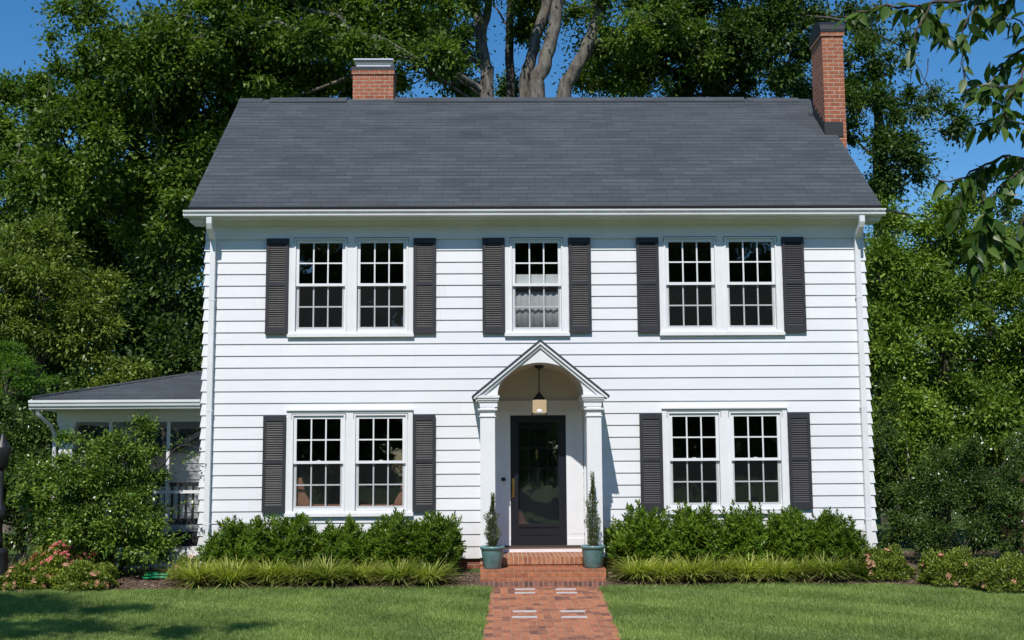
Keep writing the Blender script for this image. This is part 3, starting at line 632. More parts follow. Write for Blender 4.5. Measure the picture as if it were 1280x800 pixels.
# ------------------------------------------------------------------ portico
por = empty('portico', (0, -.6, .335), 'white gabled entry portico with arched barrel ceiling on two square columns', 'portico')
PY = -1.16; PZE, PZP, PX = 2.735, 3.60, 1.05; CX0, CX1 = .70, .925; SP = 2.79; AW, AH = .655, .485
SL = (PZP-PZE)/PX
def arc(n_): return [(AW*math.cos(t), SP+AH*math.sin(t)) for t in np.linspace(0, math.pi, n_)]
ty = MB(); A = arc(33); yf, yb = PY, PY+.10
top = lambda x: PZP-.052-SL*abs(x)
for (x0, z0), (x1, z1) in zip(A[:-1], A[1:]):
    ty.face([(x1, yf, z1), (x0, yf, z0), (x0, yf, max(z0+.004, top(x0))), (x1, yf, max(z1+.004, top(x1)))]); ty.face([(x0, yb, z0), (x1, yb, z1), (x1, yb, max(z1+.004, top(x1))), (x0, yb, max(z0+.004, top(x0)))])
for sx in (-1, 1):
    pr = [(sx*AW, yf), (sx*.93, yf)]
    ty.face([(sx*AW, yf, SP), (sx*.93, yf, SP), (sx*.93, yf, top(.93)), (sx*AW, yf, top(AW))]); ty.face([(sx*AW, yb, SP), (sx*.93, yb, SP), (sx*.93, yb, top(.93)), (sx*AW, yb, top(AW))])
ty.build('gable_front', M['white'], por)
va = MB()
for (x0, z0), (x1, z1) in zip(A[:-1], A[1:]): va.face([(x0, yf, z0), (x1, yf, z1), (x1, -.02, z1), (x0, -.02, z0)], True)
bw = [(x, -.034, z) for x, z in A]; va.face(bw + [(-AW, -.034, 2.752), (AW, -.034, 2.752)])
va.build('barrel_ceiling', M['offwhite'], por)
for sx in (-1, 1):
    en = MB(); en.box(sx*.66, sx*.93, yf+.0005, -.02, 2.60, SP-.001)                        # side beam
    en.box(sx*.64, sx*.965, yf-.035, -.021, 2.705, 2.735); en.box(sx*.65, sx*.95, yf-.02, -.022, 2.68, 2.7045); en.box(sx*.63, sx*1.0, yf-.05, -.0215, 2.7355, 2.775)
    en.build('entablature', M['white'], por)
pr_ = MB()
for sx in (-1, 1):                              # roof slabs with a proud shingle edge with painted shade
    pr_.prism([(sx*PX, PZE), (sx*PX, PZE+.03), (0, PZP+.03), (0, PZP)], 'y', PY-.075, -.015)
proof = pr_.build('portico_roof', M['shingle'], por)
rm = MB()
for sx in (-1, 1):
    rm.prism([(sx*(PX-.03), PZE-.022), (sx*(PX-.03), PZE+.020), (0, PZP-.002), (0, PZP-.046)], 'y', PY-.062, PY-.0005)     # rake fascia
    rm.prism([(sx*(PX-.06), PZE-.055), (sx*(PX-.06), PZE-.004), (0, PZP-.047), (0, PZP-.098)], 'y', PY-.030, PY-.0008)      # bed mould below it
    rm.prism([(sx*1.0, PZE-.016), (sx*1.0, PZE+.010), (0, PZP-.048), (0, PZP-.07)], 'y', PY+.0008, -.018)
rm.build('rake_moulding', M['white'], por)
for sx in (-1, 1):
    c = MB(); x0, x1 = sx*CX0, sx*CX1; y0, y1 = PY+.01, PY+.235
    c.box(x0, x1, y0, y1, .335, 2.5995)
    for (d_, za, zb) in ((.018, 2.45, 2.465), (.020, 2.53, 2.548), (.035, 2.5485, 2.575), (.022, .336, .47), (.012, .4705, .49)): c.box(min(x0, x1)-d_, max(x0, x1)+d_, y0-d_, y1+d_, za, zb)
    c.build('column', M['white'], por)
    pz = MB(); pz.box(sx*.735, sx*.915, -.075, -.02, .336, 2.60); pz.build('pilaster', M['white'], por)
# lantern
LX, LY = 0.0, -.62
lan = empty('hanging_lantern', (LX, LY, 2.5), 'black rod pendant lantern with square cream glass shade under the portico arch', 'lantern')
l1 = MB(); l1.lathe([(.0, 3.272), (.075, 3.268), (.075, 3.245), (.03, 3.225), (.02, 3.20), (.0, 3.195)], (LX, LY, 0), 16); l1.tube([(LX, LY, 3.22), (LX, LY, 2.86)], .009, 8)
l1.lathe([(0, 2.87), (.014, 2.865), (.02, 2.83), (.05, 2.815), (.06, 2.785), (.088, 2.765), (.098, 2.73), (.0, 2.729)], (LX, LY, 0), 20); l1.build('lantern_rod', M['blackmetal'], lan)
l2 = MB(); hw = .108
for (d_, za, zb) in ((0, 2.52, 2.728),):
    for sx, sy in ((1, 0), (-1, 0), (0, 1), (0, -1)):
        if sx: l2.box(LX+sx*hw, LX+sx*(hw-.006), LY-hw, LY+hw, za, zb)
        else: l2.box(LX-hw+.0065, LX+hw-.0065, LY+sy*hw, LY+sy*(hw-.006), za, zb)
l2.build('glass_shade', M['shade'], lan)
l3 = MB(); l3.lathe([(.0, 2.50), (.07, 2.505), (.092, 2.53), (.088, 2.57), (.06, 2.605), (.0, 2.62)], (LX, LY-.03, 0), 18); l3.build('globe', M['bulbglass'], lan)
for sx in (-1, 1):
    for sy in (-1, 1): MB().box(LX+sx*(hw-.004), LX+sx*(hw+.010), LY+sy*(hw-.004), LY+sy*(hw+.010), 2.50, 2.53).build('corner_clip', M['blackmetal'], lan)

# ------------------------------------------------------------------ brick steps and pots
st = empty('brick_steps', (0, -.8, 0), 'red brick entry steps in front of the black door', 'steps')
s1 = MB(); s1.box(-.932, .932, -1.11, .0, .02, .335-.105); s1.build('stoop', M['stepbrick'], st)
s1 = MB(); s1.box(-.937, .937, -1.125, .0, .2305, .335); s1.build('rowlock_edge', M['rowlock'], st)
s2 = MB(); s2.box(-.925, .925, -1.55, -1.1105, .0, .19); s2.build('step', M['stepbrick'], st)
s3 = MB(); s3.box(-.928, .928, -1.68, -1.5505, -.16, .022); s3.build('curb_course', M['curb'], st)
def pot(x, y, z, label):
    o = empty('plant_pot', (x, y, z), label, 'pot', 'pots beside the front steps')
    c = MB(); c.lathe([(.0, .0), (.125, .0), (.128, .015), (.132, .02), (.165, .27), (.168, .285), (.183, .288), (.185, .325), (.172, .332), (.160, .318), (.156, .29), (.0, .288)], (x, y, z), 36); c.build('pot_body', M['pot'], o)
    s = MB(); s.lathe([(.0, .2885), (.155, .2885), (.15, .30), (.0, .306)], (x, y, z), 24); s.build('soil', M['soil'], o)
def topiary(x, y, z, H, W0, label, seed, thin):
    o = empty('potted_shrub', (x, y, z), label, 'shrub', 'narrow shrubs in the teal pots'); rg = np.random.default_rng(seed)
    t = MB(); t.tube([(x, y, z), (x+.005, y, z+H*.5), (x+.01, y, z+H*.93)], [.012, .008, .003], 6); t.build('stem', M['twig'], o)
    n_ = 2600; tt = rg.beta(1.1, 1.5, n_); rad = W0*np.clip(np.minimum(1.0, (tt+.03)*7), 0, 1)*np.where(tt < .62, 1-.25*tt, np.clip((.95-tt)*1.2, .16, 1))*(1+.28*np.sin(tt*19+seed)); 
    th = rg.uniform(0, 2*math.pi, n_); rr = rad*rg.uniform(.25, 1.1, n_)
    P = np.stack([x+rr*np.cos(th)+.012*np.sin(tt*9), y+rr*np.sin(th), z+tt*H], 1); D = np.stack([np.cos(th), np.sin(th), rg.uniform(.4, 1.8, n_)], 1)+rg.normal(size=(n_, 3))*.35
    poly_mesh('foliage', leaf_quads(P, D, rg.normal(size=(n_, 3))+[0, -.3, .5], rg.uniform(.018, .040, n_), rg.uniform(.010, .017, n_)), 4, M['juniper'], o)
    n_ = 60; th = rg.uniform(0, 2*math.pi, n_); P = np.tile([x, y, z+.01], (n_, 1)); D = np.stack([np.cos(th), np.sin(th), rg.uniform(.2, 1.2, n_)], 1)
    strip_mesh('trailing_grass', strips(P, D, rg.uniform(.13, .24, n_), np.full(n_, .004), rg.uniform(.3, .8, n_)), M['dryleaf'], o)
PL, PR_ = at(615.5, 709, -1.36), at(741.5, 708, -1.36)
pot(PL.x, -1.34, .19, 'teal glazed pot left of the door steps'); pot(PR_.x, -1.34, .19, 'teal glazed pot right of the door steps')
topiary(PL.x, -1.34, .485, .82, .098, 'narrow upright shrub with one blunt top in the left teal pot', 3, False)
topiary(PR_.x, -1.34, .485, 1.12, .095, 'tall thin shrub with a long bare leader in the right teal pot', 8, True)

# ------------------------------------------------------------------ screened porch
PX0, PX1, PYF, PYB = -7.93, -5.47, .64, 4.4
spo = empty('screened_porch', (-6.7, 2.4, 0), 'white screened side porch with low grey hip roof left of the house', 'porch')
b = MB(); b.box(-8.26, -5.475, .14, .16, 2.66, 2.80); fp = [(.139, 2.82), (.139, 2.675), (.10, 2.665), (.092, 2.69), (.07, 2.71), (.06, 2.75), (.045, 2.765), (.043, 2.805), (.055, 2.805), (.06, 2.79), (.125, 2.79), (.125, 2.82)]
b.prism(fp, 'x', -8.24, -5.478); b.box(-8.20, -8.17, .162, 4.6, 2.68, 2.80); b.build('porch_gutter', M['gutter'], spo)
hr = MB(); ex, ey, ez = -8.20, .11, 2.835; apx, apy, apz = -5.43, 2.35, 3.50
nsg = 15
for i in range(nsg):
    t0, t1 = i/nsg, (i+1)/nsg; p0 = lambda t: (ex+(apx-ex)*t, ey+(apy-ey)*t, ez+(apz-ez)*t)
    a, b_ = p0(t0), p0(t1); hr.face([(a[0], a[1], a[2]+.010), (apx, a[1], a[2]+.010), (apx, b_[1], b_[2]), (b_[0], b_[1], b_[2])]); hr.face([(a[0], a[1], a[2]-.002), (apx, a[1], a[2]-.002), (apx, a[1], a[2]+.010), (a[0], a[1], a[2]+.010)])
    y2 = lambda t: 4.7+(apy-4.7)*t
    hr.face([(a[0], y2(t0), a[2]), (a[0], a[1], a[2]+.010), (b_[0], b_[1], b_[2]), (b_[0], y2(t1), b_[2])])
hr.face([(ex, 4.7, ez), (apx, 4.7, ez), (apx, apy, apz)]); hr.face([(ex, ey, ez-.03), (apx, ey, ez-.03), (apx, 4.7, ez-.03), (ex, 4.7, ez-.03)])
hr.face([(ex, ey, ez-.03), (apx, ey, ez-.03), (apx, ey, ez), (ex, ey, ez)])
hr.build('porch_roof', M['shingle'], spo)
hc = MB(); hc.tube([(ex, ey, ez+.012), (apx, apy, apz+.008)], .03, 6); hc.build('hip_cap', M['shingle'], spo)
b = MB(); b.box(PX0-.05, PX1-.005, PYF, PYF+.12, 2.47, 2.66); b.box(PX0-.05, PX0+.07, PYF+.1205, PYB, 2.47, 2.66); b.box(PX0, PX1-.005, PYB-.12, PYB, 2.47, 2.66); b.box(-8.19, -5.48, .17, 4.6, 2.662, 2.675)
b.build('porch_beam', M['white'], spo)
for (x0, x1, y0, y1) in ((PX0, PX0+.24, PYF-.01, PYF+.2), (PX0, PX0+.2, PYB-.2, PYB)):
    c = MB(); c.box(x0, x1, y0, y1, .2, 2.469); c.box(x0-.02, x1+.02, y0-.02, y1+.02, 2.40, 2.468); c.box(x0+.025, x1-.025, y0-.006, y0, .5, 2.3); c.build('porch_post', M['white'], spo)
for xx in (-7.09, -6.13, -5.55):
    c = MB(); c.box(xx-.026, xx+.026, PYF+.01, PYF+.07, .42, 2.469); c.build('mullion', M['white'], spo)
c = MB(); c.box(PX0+.245, PX1-.02, PYF+.015, PYF+.065, 1.285, 1.335); c.build('porch_rail', M['white'], spo)
c = MB(); c.face([(PX0+.2, PYF+.04, .42), (PX1, PYF+.04, .42), (PX1, PYF+.04, 2.47), (PX0+.2, PYF+.04, 2.47)]); c.build('screen_mesh', M['porchscreen'], spo)
c = MB(); c.face([(PX0+.2, PYF+.06, .42), (PX1, PYF+.06, .42), (PX1, PYF+.06, .66), (PX0+.2, PYF+.06, .66)]); c.build('kick_panel', M['blackmetal'], spo)
c = MB(); c.box(PX0-.02, PX1-.004, PYF-.03, PYB, .22, .42); c.box(PX0-.02, PX1-.004, PYF-.005, PYB-.05, -.1, .2195); c.build('porch_floor', M['white'], spo)
for i in range(16):
    xx = PX0+.25+i*.135; c = MB(); c.box(xx-.022, xx+.022, PYB-.08, PYB-.04, .72, 1.34); c.build('baluster', M['blackmetal'], spo)
c = MB(); c.box(PX0+.2, PX1, PYB-.09, PYB-.03, 1.34, 1.42); c.box(PX0+.2, PX1, PYB-.09, PYB-.03, .60, .72); c.box(-5.62, -5.53, PYB-.1, PYB-.02, .42, 2.47); c.build('back_rail', M['blackmetal'], spo)
d = MB(); d.tube([(-8.12, .12, 2.70), (-8.12, .14, 2.60), (-8.05, .24, 2.50), (-8.02, .50, 2.40), (-7.985, .58, 2.25), (-7.985, .60, .3)], .03, 8); d.build('porch_downspout', M['gutter'], spo)
# garage glimpsed through the screens
gar = empty('garage', (-7.4, 11, 0), 'small white clapboard garage glimpsed through the right porch screen', 'garage')
gm = MB()
for i in range(20):
    zb = .1+i*.19; hwz = lambda z: 1.6 if z < 1.7 else max(.0, 1.6-(z-1.7)/.55)
    if hwz(zb) <= 0: break
    a, b_ = hwz(zb), hwz(zb+.19); gm.face([(-7.3-a, 8.975, zb), (-7.3+a, 8.975, zb), (-7.3+b_, 8.997, zb+.19), (-7.3-b_, 8.997, zb+.19)]); gm.face([(-7.3-a, 8.975, zb), (-7.3+a, 8.975, zb), (-7.3+a, 9.0, zb), (-7.3-a, 9.0, zb)])
for sx in (-1, 1): gm.face([(-7.3+sx*1.6, 9, .1), (-7.3+sx*1.6, 13, .1), (-7.3+sx*1.6, 13, 1.7), (-7.3+sx*1.6, 9, 1.7)])
gm.build('wall', M['siding'], gar)
gr = MB()
for sx in (-1, 1): gr.prism([(-7.3+sx*1.9, 1.50), (-7.3+sx*1.9, 1.62), (-7.3, 2.70), (-7.3, 2.58)], 'y', 8.7, 13.2)
gr.build('roof', M['shingle'], gar)
# shed at the far right, its eave just inside the frame
she = empty('shed', (10.0, 3.6, 0), 'grey shed eave at the right edge behind the shrubs', 'shed')
e_ = at(1268, 555, 2.6)
c = MB(); c.box(e_.x+.15, e_.x+3.2, 2.8, 5.2, 0, e_.z-.12); c.build('wall', M['foundation'], she)
c = MB(); c.prism([(2.55, e_.z-.06), (2.55, e_.z), (4.0, e_.z+.5), (5.5, e_.z), (5.5, e_.z-.06), (4.0, e_.z+.44)], 'x', e_.x, e_.x+3.4); c.build('roof', M['shingle'], she)

# lamp post, cable, splash block
lx, ly = -8.0, -1.5; lz = gz(ly)
lp = empty('lamp_post', (lx, ly, lz), 'black fluted lamp post cut by the left edge of the lawn', 'lamp post')
c = MB(); c.lathe([(.0, 0), (.17, 0), (.17, .03), (.15, .05), (.15, .52), (.155, .54), (.13, .58), (.10, .60), (.0, .61)], (lx, ly, lz), 24); c.build('post_base', M['blackmetal'], lp)
c = MB(); c.lathe([(.0, .60), (.075, .60), (.06, .72), (.05, .98), (.085, 1.0), (.10, 1.05), (.11, 1.14), (.08, 1.20), (.045, 1.24), (.04, 1.6), (.04, 2.02), (.0, 2.03)], (lx, ly, lz), 20); c.build('shaft', M['blackmetal'], lp)
c = MB(); c.lathe([(.0, 1.72), (.05, 1.73), (.09, 1.78), (.11, 1.95), (.13, 2.05), (.12, 2.08), (.05, 2.18), (.02, 2.26), (.0, 2.28)], (lx, ly, lz), 18); c.build('lamp_head', M['blackmetal'], lp)
a, b_ = at(1104, 262, 3.0), at(1300, 272, 14)
pts = [a.lerp(b_, t)+Vector((0, 0, -.35*4*t*(1-t)*.5)) for t in np.linspace(0, 1, 16)]
c = MB(); c.tube(pts, .018, 6); tag(c.build('power_cable', M['barkdark']), 'thin dark cable sagging from the right roof corner into the trees', 'cable')
c = MB(); hx = at(203, 714, -.75)
ptsh = []
for i in range(90):
    t = i/89; th = t*2*math.pi*4.3; r_ = .16+.10*t; ptsh.append((hx.x+r_*1.25*math.cos(th), -.72+r_*.8*math.sin(th), gz(-.7)+.03+.035*((i//21) % 3)*.6+.01*math.sin(th*3)))
c.tube(ptsh, .014, 6); tag(c.build('garden_hose', M['hose']), 'bright green coiled garden hose on mulch beside the big left bush', 'hose')

# ------------------------------------------------------------------ plants
DM, LM = 5.0, 0.82
def tree(name, loc, label, cat, ell, mat, bark, trunk_paths, leaf=(.15, .085), cr=(.45, .85), per=170, cpm=1.0, group=None, seed=1, branch=True, shell=.5, upb=.6, flat=.85, brad=.03, into=None):
    """ell: list of (centre, (rx, ry, rz)); clusters of leaves fill each one; trunk_paths: list of (points, radii)"""
    rg = np.random.default_rng(seed); o = into or empty(name, loc, label, cat, group)
    cen = []; Ps = []; Ds = []; Ns = []
    for c, r in ell:
        c = np.array(c); r = np.array(r); nc = max(5, int(1.75*cpm*(r[0]*r[2]*6.0+r[1]*r[2]*1.5)))
        d = unit(rg.normal(size=(nc, 3))); d[:, 1] = np.where(rg.uniform(size=nc) < .3, -np.abs(d[:, 1]), d[:, 1])
        cc = c+d*r*((shell-.2)+(1.2-shell)*rg.uniform(0, 1, (nc, 1))**.5)*rg.uniform(.78, 1.12, (nc, 1)); cen.append(cc)
        for q in cc:
            k = int(per*DM/1.7*rg.uniform(.3, 1.5)); R_ = rg.uniform(*cr)*.88; v = unit(rg.normal(size=(k, 3))); rr = R_*np.minimum(np.abs(rg.normal(size=(k, 1)))*.58, 1.6)
            sq = np.array([rg.uniform(.8, 1.35), rg.uniform(.8, 1.35), flat*rg.uniform(.7, 1.2)])
            Ps.append(q+v*rr*sq); out = unit((q-c)/r); Ds.append(v*.8+out*.35+rg.normal(size=(k, 3))*.5+[0, 0, -.15]); Ns.append(rg.normal(size=(k, 3))*.55+v*.35+[0, 0, upb])
    P = np.concatenate(Ps); D = np.concatenate(Ds); N = np.concatenate(Ns); n_ = len(P)
    poly_mesh('crown', leaf_quads(P, D, N, leaf[0]*LM*rg.uniform(.5, 1.45, n_), leaf[1]*LM*rg.uniform(.6, 1.35, n_)), 4, mat, o)
    t = MB(); nodes = []
    for pts, rad in trunk_paths:
        pts = [Vector(p_) for p_ in pts]; fine = []; fr = []
        for i in range(len(pts)-1):
            for j in range(4):
                u = j/4; a0 = pts[max(0, i-1)]; a1 = pts[i]; a2 = pts[i+1]; a3 = pts[min(len(pts)-1, i+2)]
                fine.append(.5*((2*a1)+(a2-a0)*u+(2*a0-5*a1+4*a2-a3)*u*u+(3*a1-a0-3*a2+a3)*u**3)); fr.append(rad[i]+(rad[i+1]-rad[i])*u)
        fine.append(pts[-1]); fr.append(rad[-1])
        for i in range(1, len(fine)-1): fine[i] = fine[i]+Vector(rg.normal(size=3))*fr[i]*.10
        t.tube(fine, fr, 10); nodes += [(p_, r_) for p_, r_ in zip(fine, fr)]
    if branch and nodes:
        NP = np.array([tuple(p_) for p_, _ in nodes]); NR_ = np.array([r_ for _, r_ in nodes]); C = np.concatenate(cen); sel = rg.permutation(len(C))[:max(4, int(len(C)*.26))]
        for q in C[sel]:
            dd = np.linalg.norm(NP-q, axis=1) + np.maximum(0, NP[:, 2]-q[2])*1.2; i = int(np.argmin(dd)); a = Vector(NP[i]); b = Vector(q); L_ = (b-a).length
            if L_ < .2: continue
            m1 = a.lerp(b, .35)+Vector(rg.normal(size=3))*L_*.08+Vector((0, 0, L_*.06)); m2 = a.lerp(b, .7)+Vector(rg.normal(size=3))*L_*.08+Vector((0, 0, L_*.05)); r0 = min(NR_[i]*.6, brad*(.6+L_*.28))
            t.tube([a, m1, m2, b], [r0, r0*.72, r0*.45, r0*.16], 5, False)
    t.build('trunk', bark, o, uv=False); return o
def E_(px, py, rx, ry, Y, dy=None):             # an ellipsoid seen at that place of the photograph, at depth Y
    k = mpp(Y); return (tuple(at(px, py, Y)), (rx*k, (dy if dy else (rx+ry)*.5*k*.8), ry*k))
def limb(pts, Y, r0, r1):                       # limb through these directions at depth Y
    P_ = [at(p_[0], p_[1], Y+(p_[2] if len(p_) > 2 else 0)) for p_ in pts]; return (P_, [r0+(r1-r0)*i/(len(P_)-1) for i in range(len(P_))])
def down(px, py, Y, z=0.0): p_ = at(px, py, Y); return (p_.x, p_.y, z)
BT_ = 'tall trees behind the house'
# oak on the left with pale limbs
b0 = at(222, 470, 11)
tree('oak_tree', (b0.x, 11, 0), 'huge left oak whose crown reaches the sky at top left, with pale horizontal limbs', 'tree',
     [E_(175, 75, 120, 70, 9), E_(80, 20, 50, 30, 8.5), E_(300, 60, 110, 75, 9), E_(130, 175, 110, 70, 9), E_(400, 35, 110, 55, 9.5), E_(240, 200, 75, 75, 10), E_(300, -40, 160, 60, 9), E_(470, 15, 80, 55, 10), E_(385, 105, 70, 30, 10.5), E_(60, 225, 60, 50, 8.5), E_(215, 265, 60, 45, 9.5), E_(345, 120, 60, 24, 11), E_(440, 95, 50, 30, 11.5), E_(250, 110, 160, 110, 10.5, 1.6), E_(400, 70, 130, 60, 12.5, 1.2), E_(150, 190, 140, 90, 11, 1.5)],
     M['oak'], M['bark'], [([(b0.x, 11, -.1), (b0.x-.1, 11, 2.5), tuple(at(210, 300, 11)), tuple(at(255, 180, 11)), tuple(at(330, 90, 11)), tuple(at(400, -40, 11))], [.26, .23, .20, .18, .15, .10]),
      limb([(345, 236), (290, 226), (240, 219), (190, 217), (125, 214), (60, 206), (-10, 200)], 9.3, .09, .04), limb([(600, 112, 2), (560, 86, 1), (520, 74), (478, 50), (440, 40), (425, 22), (380, 10), (330, -14)], 8.7, .095, .04), limb([(472, 49, .62), (430, 50, .3), (395, 45), (365, 36), (345, 27), (322, 36), (300, 36), (275, 42), (240, 48)], 8.1, .06, .025), limb([(270, 42), (258, 32), (240, 22), (222, 18)], 8.1, .025, .01), limb([(470, 62), (440, 92), (400, 110), (350, 125)], 9.5, .06, .03), limb([(440, 40), (410, 10), (370, -10)], 9, .12, .07), limb([(245, 235), (285, 160), (330, 125), (372, 98)], 10.5, .15, .05)],
     (.155, .085), (.42, .8), 165, .95, BT_, 21)
b0 = at(20, 330, 12)
tree('oak_tree', (b0.x, 12, 0), 'rounded green tree at the left edge below the patch of open sky', 'tree',
     [E_(25, 150, 55, 55, 11), E_(60, 120, 25, 25, 11), E_(15, 240, 80, 60, 12), E_(-50, 180, 60, 80, 12), E_(90, 260, 60, 50, 12)], M['oak'], M['bark'], [([(b0.x, 12, 0), tuple(at(20, 300, 12)), tuple(at(30, 160, 12))], [.25, .2, .08])], (.15, .085), (.4, .75), 170, 1.0, BT_, 22)
b0 = at(200, 440, 15)
tree('shade_tree', (b0.x, 15, 0), 'dark understorey tree in the gap between the bright bush and the house wall', 'tree',
     [E_(200, 300, 75, 70, 14), E_(120, 330, 90, 60, 15), E_(215, 410, 60, 65, 14.5), E_(60, 300, 90, 60, 15), E_(150, 420, 60, 60, 15), E_(40, 420, 90, 80, 15), E_(30, 560, 90, 80, 13), E_(150, 520, 110, 70, 14), E_(215, 350, 50, 60, 10), E_(235, 440, 40, 50, 9), E_(190, 470, 40, 30, 9), E_(110, 270, 80, 50, 13)], M['oakdark'], M['barkdark'],
     [([(b0.x+.6, 15, 0), tuple(at(224, 464, 15)), tuple(at(208, 402, 15)), tuple(at(180, 300, 15)), tuple(at(150, 240, 15))], [.22, .20, .17, .12, .06]), limb([(205, 390), (230, 320), (250, 270)], 15, .1, .04)], (.15, .09), (.45, .85), 170, 1.1, BT_, 23)
# trees standing behind the roof
b0 = at(612, 400, 12)
tree('oak_tree', (b0.x, 12, 0), 'tree behind the roof whose forked trunk stands left of the slim straight trunk', 'tree',
     [E_(545, 25, 60, 50, 11), E_(520, 95, 50, 30, 12.5), E_(570, 100, 40, 24, 13.5), E_(545, 70, 26, 16, 8.6), E_(450, 62, 34, 13, 8.0), E_(380, 50, 26, 12, 7.8), E_(490, 50, 100, 60, 13.5, 1.2), E_(440, 110, 60, 24, 14), E_(600, -45, 80, 40, 11), E_(575, 55, 22, 24, 13)], M['oak'], M['bark'],
     [([(b0.x+.4, 12, 0), tuple(at(616, 300, 12)), tuple(at(611, 124, 12)), tuple(at(604, 70, 12)), tuple(at(598, 25, 12)), tuple(at(588, -10, 12)), tuple(at(580, -60, 12))], [.34, .27, .19, .17, .15, .12, .08]), limb([(603, 40), (609, 15), (612, -20)], 12, .13, .09), limb([(600, 80), (575, 60), (540, 40)], 12, .06, .02)], (.15, .085), (.4, .7), 150, .8, BT_, 24)
b0 = at(637, 400, 14)
tree('slim_tree', (b0.x, 14, 0), 'slim tree with a straight dark trunk rising behind the middle of the roof', 'tree',
     [E_(640, -60, 60, 40, 14), E_(645, 112, 26, 12, 15.5), E_(655, -20, 22, 22, 13), E_(655, 45, 13, 20, 13.6)], M['oakdark'], M['barkdark'],
     [([(b0.x, 14, 0), tuple(at(638, 300, 14)), tuple(at(638, 124, 14)), tuple(at(637, 60, 14)), tuple(at(638, -5, 14)), tuple(at(638, -70, 14))], [.2, .17, .135, .125, .12, .08]), limb([(632, 30), (622, 12), (612, 4), (605, -5)], 14, .035, .015), limb([(640, 40), (655, 48), (664, 56)], 14, .03, .01)], (.14, .08), (.35, .6), 140, .8, BT_, 25, branch=False)
b0 = at(680, 400, 12)
tree('oak_tree', (b0.x, 12, 0), 'multi stemmed oak behind the roof with three pale trunks leaning right', 'tree',
     [E_(655, 20, 22, 26, 13), E_(735, 20, 40, 40, 14), E_(800, 30, 70, 50, 12), E_(780, 95, 60, 28, 13.5), E_(700, -50, 130, 40, 12), E_(860, 70, 60, 50, 13), E_(735, 100, 28, 20, 14.5), E_(785, 50, 55, 60, 15.2, 1.0)], M['oak'], M['bark'],
     [([(b0.x+.2, 12, 0), tuple(at(670, 300, 12)), tuple(at(656, 124, 12)), tuple(at(662, 80, 12)), tuple(at(672, 40, 12)), tuple(at(686, 0, 12)), tuple(at(700, -50, 12))], [.36, .26, .16, .155, .15, .15, .10]),
      limb([(676, 300), (672, 124), (680, 80), (690, 45), (698, 0), (705, -60)], 11.6, .24, .14), limb([(686, 300), (704, 126), (716, 95), (730, 68), (742, 38), (752, 0), (765, -50)], 12.2, .22, .13), limb([(736, 58), (752, 50), (775, 38), (810, 25)], 12.2, .1, .04)], (.15, .085), (.4, .75), 150, .75, BT_, 26)
b0 = at(900, 400, 14)
tree('oak_tree', (b0.x, 14, 0), 'dark leafy tree above the right half of the roof', 'tree',
     [E_(900, 45, 75, 50, 13), E_(965, 55, 60, 60, 13), E_(840, 20, 70, 40, 14), E_(930, 105, 60, 22, 14), E_(870, 110, 60, 20, 14.5), E_(1000, 10, 60, 40, 13), E_(985, 100, 40, 28, 14.5), E_(800, 112, 60, 18, 15.5), E_(890, 60, 150, 70, 15, 1.2), E_(920, -40, 130, 40, 13)], M['oakdark'], M['barkdark'],
     [([(b0.x, 14, 0), tuple(at(900, 250, 14)), tuple(at(905, 100, 14)), tuple(at(920, 20, 14))], [.32, .25, .15, .08]), limb([(905, 110), (950, 80), (1010, 30), (1060, 20)], 13.5, .12, .04)], (.15, .085), (.42, .8), 165, .85, BT_, 27)
b0 = at(1100, 330, 12)
tree('oak_tree', (b0.x, 12, 0), 'dark green tree standing against the sky right of the tall chimney', 'tree',
     [E_(1085, 150, 42, 60, 11), E_(1125, 190, 50, 50, 11), E_(1100, 75, 55, 35, 11.5), E_(1060, 20, 60, 26, 12), E_(1140, 120, 32, 26, 11.5), E_(1095, 225, 26, 26, 11), E_(1075, 110, 34, 40, 12)], M['oakdark'], M['barkdark'],
     [([(b0.x, 12, 0), tuple(at(1100, 250, 12)), tuple(at(1098, 150, 12)), tuple(at(1090, 60, 12))], [.26, .2, .13, .06]), limb([(1098, 200), (1080, 185), (1068, 175)], 12, .05, .02), limb([(1000, 20, 1), (1050, 25), (1100, 45), (1150, 70)], 11.5, .05, .015)], (.14, .08), (.35, .65), 150, .95, BT_, 28)
b0 = at(1235, 330, 16)
tree('oak_tree', (b0.x, 16, 0), 'farther small crown against the sky at right behind the near hanging twigs', 'tree',
     [E_(1225, 240, 34, 38, 16), E_(1265, 280, 30, 40, 16), E_(1195, 150, 22, 24, 15)], M['oakdark'], M['barkdark'], [([(b0.x, 16, 0), tuple(at(1232, 300, 16)), tuple(at(1225, 220, 16))], [.2, .14, .05])], (.15, .085), (.35, .6), 140, .8, BT_, 29)
# left mid ground
b0 = at(50, 520, 6)
tree('holly_tree', (b0.x, 6, 0), 'bright yellow green broadleaf tree at left above the porch roof', 'tree',
     [E_(40, 360, 75, 75, 5.5), E_(100, 400, 50, 50, 5.5), E_(50, 310, 55, 32, 6), E_(-20, 420, 60, 80, 6), E_(120, 360, 26, 34, 5.8)], M['yellowgreen'], M['barkdark'], [([(b0.x, 6, 0), tuple(at(50, 450, 6)), tuple(at(50, 330, 6))], [.18, .14, .05])], (.12, .055), (.3, .5), 170, 2.2, None, 31)
b0 = at(155, 520, 5.4)
tree('small_bush', (b0.x, 5.4, 0), 'small yellowish bush peeking above the porch roof', 'bush', [E_(155, 458, 26, 20, 5.4), E_(140, 480, 30, 20, 5.4)], M['yellowgreen'], M['barkdark'], [([(b0.x, 5.4, 0), tuple(at(155, 470, 5.4))], [.06, .03])], (.11, .06), (.25, .4), 90, 3.0, None, 32)
b0 = at(15, 560, 3)
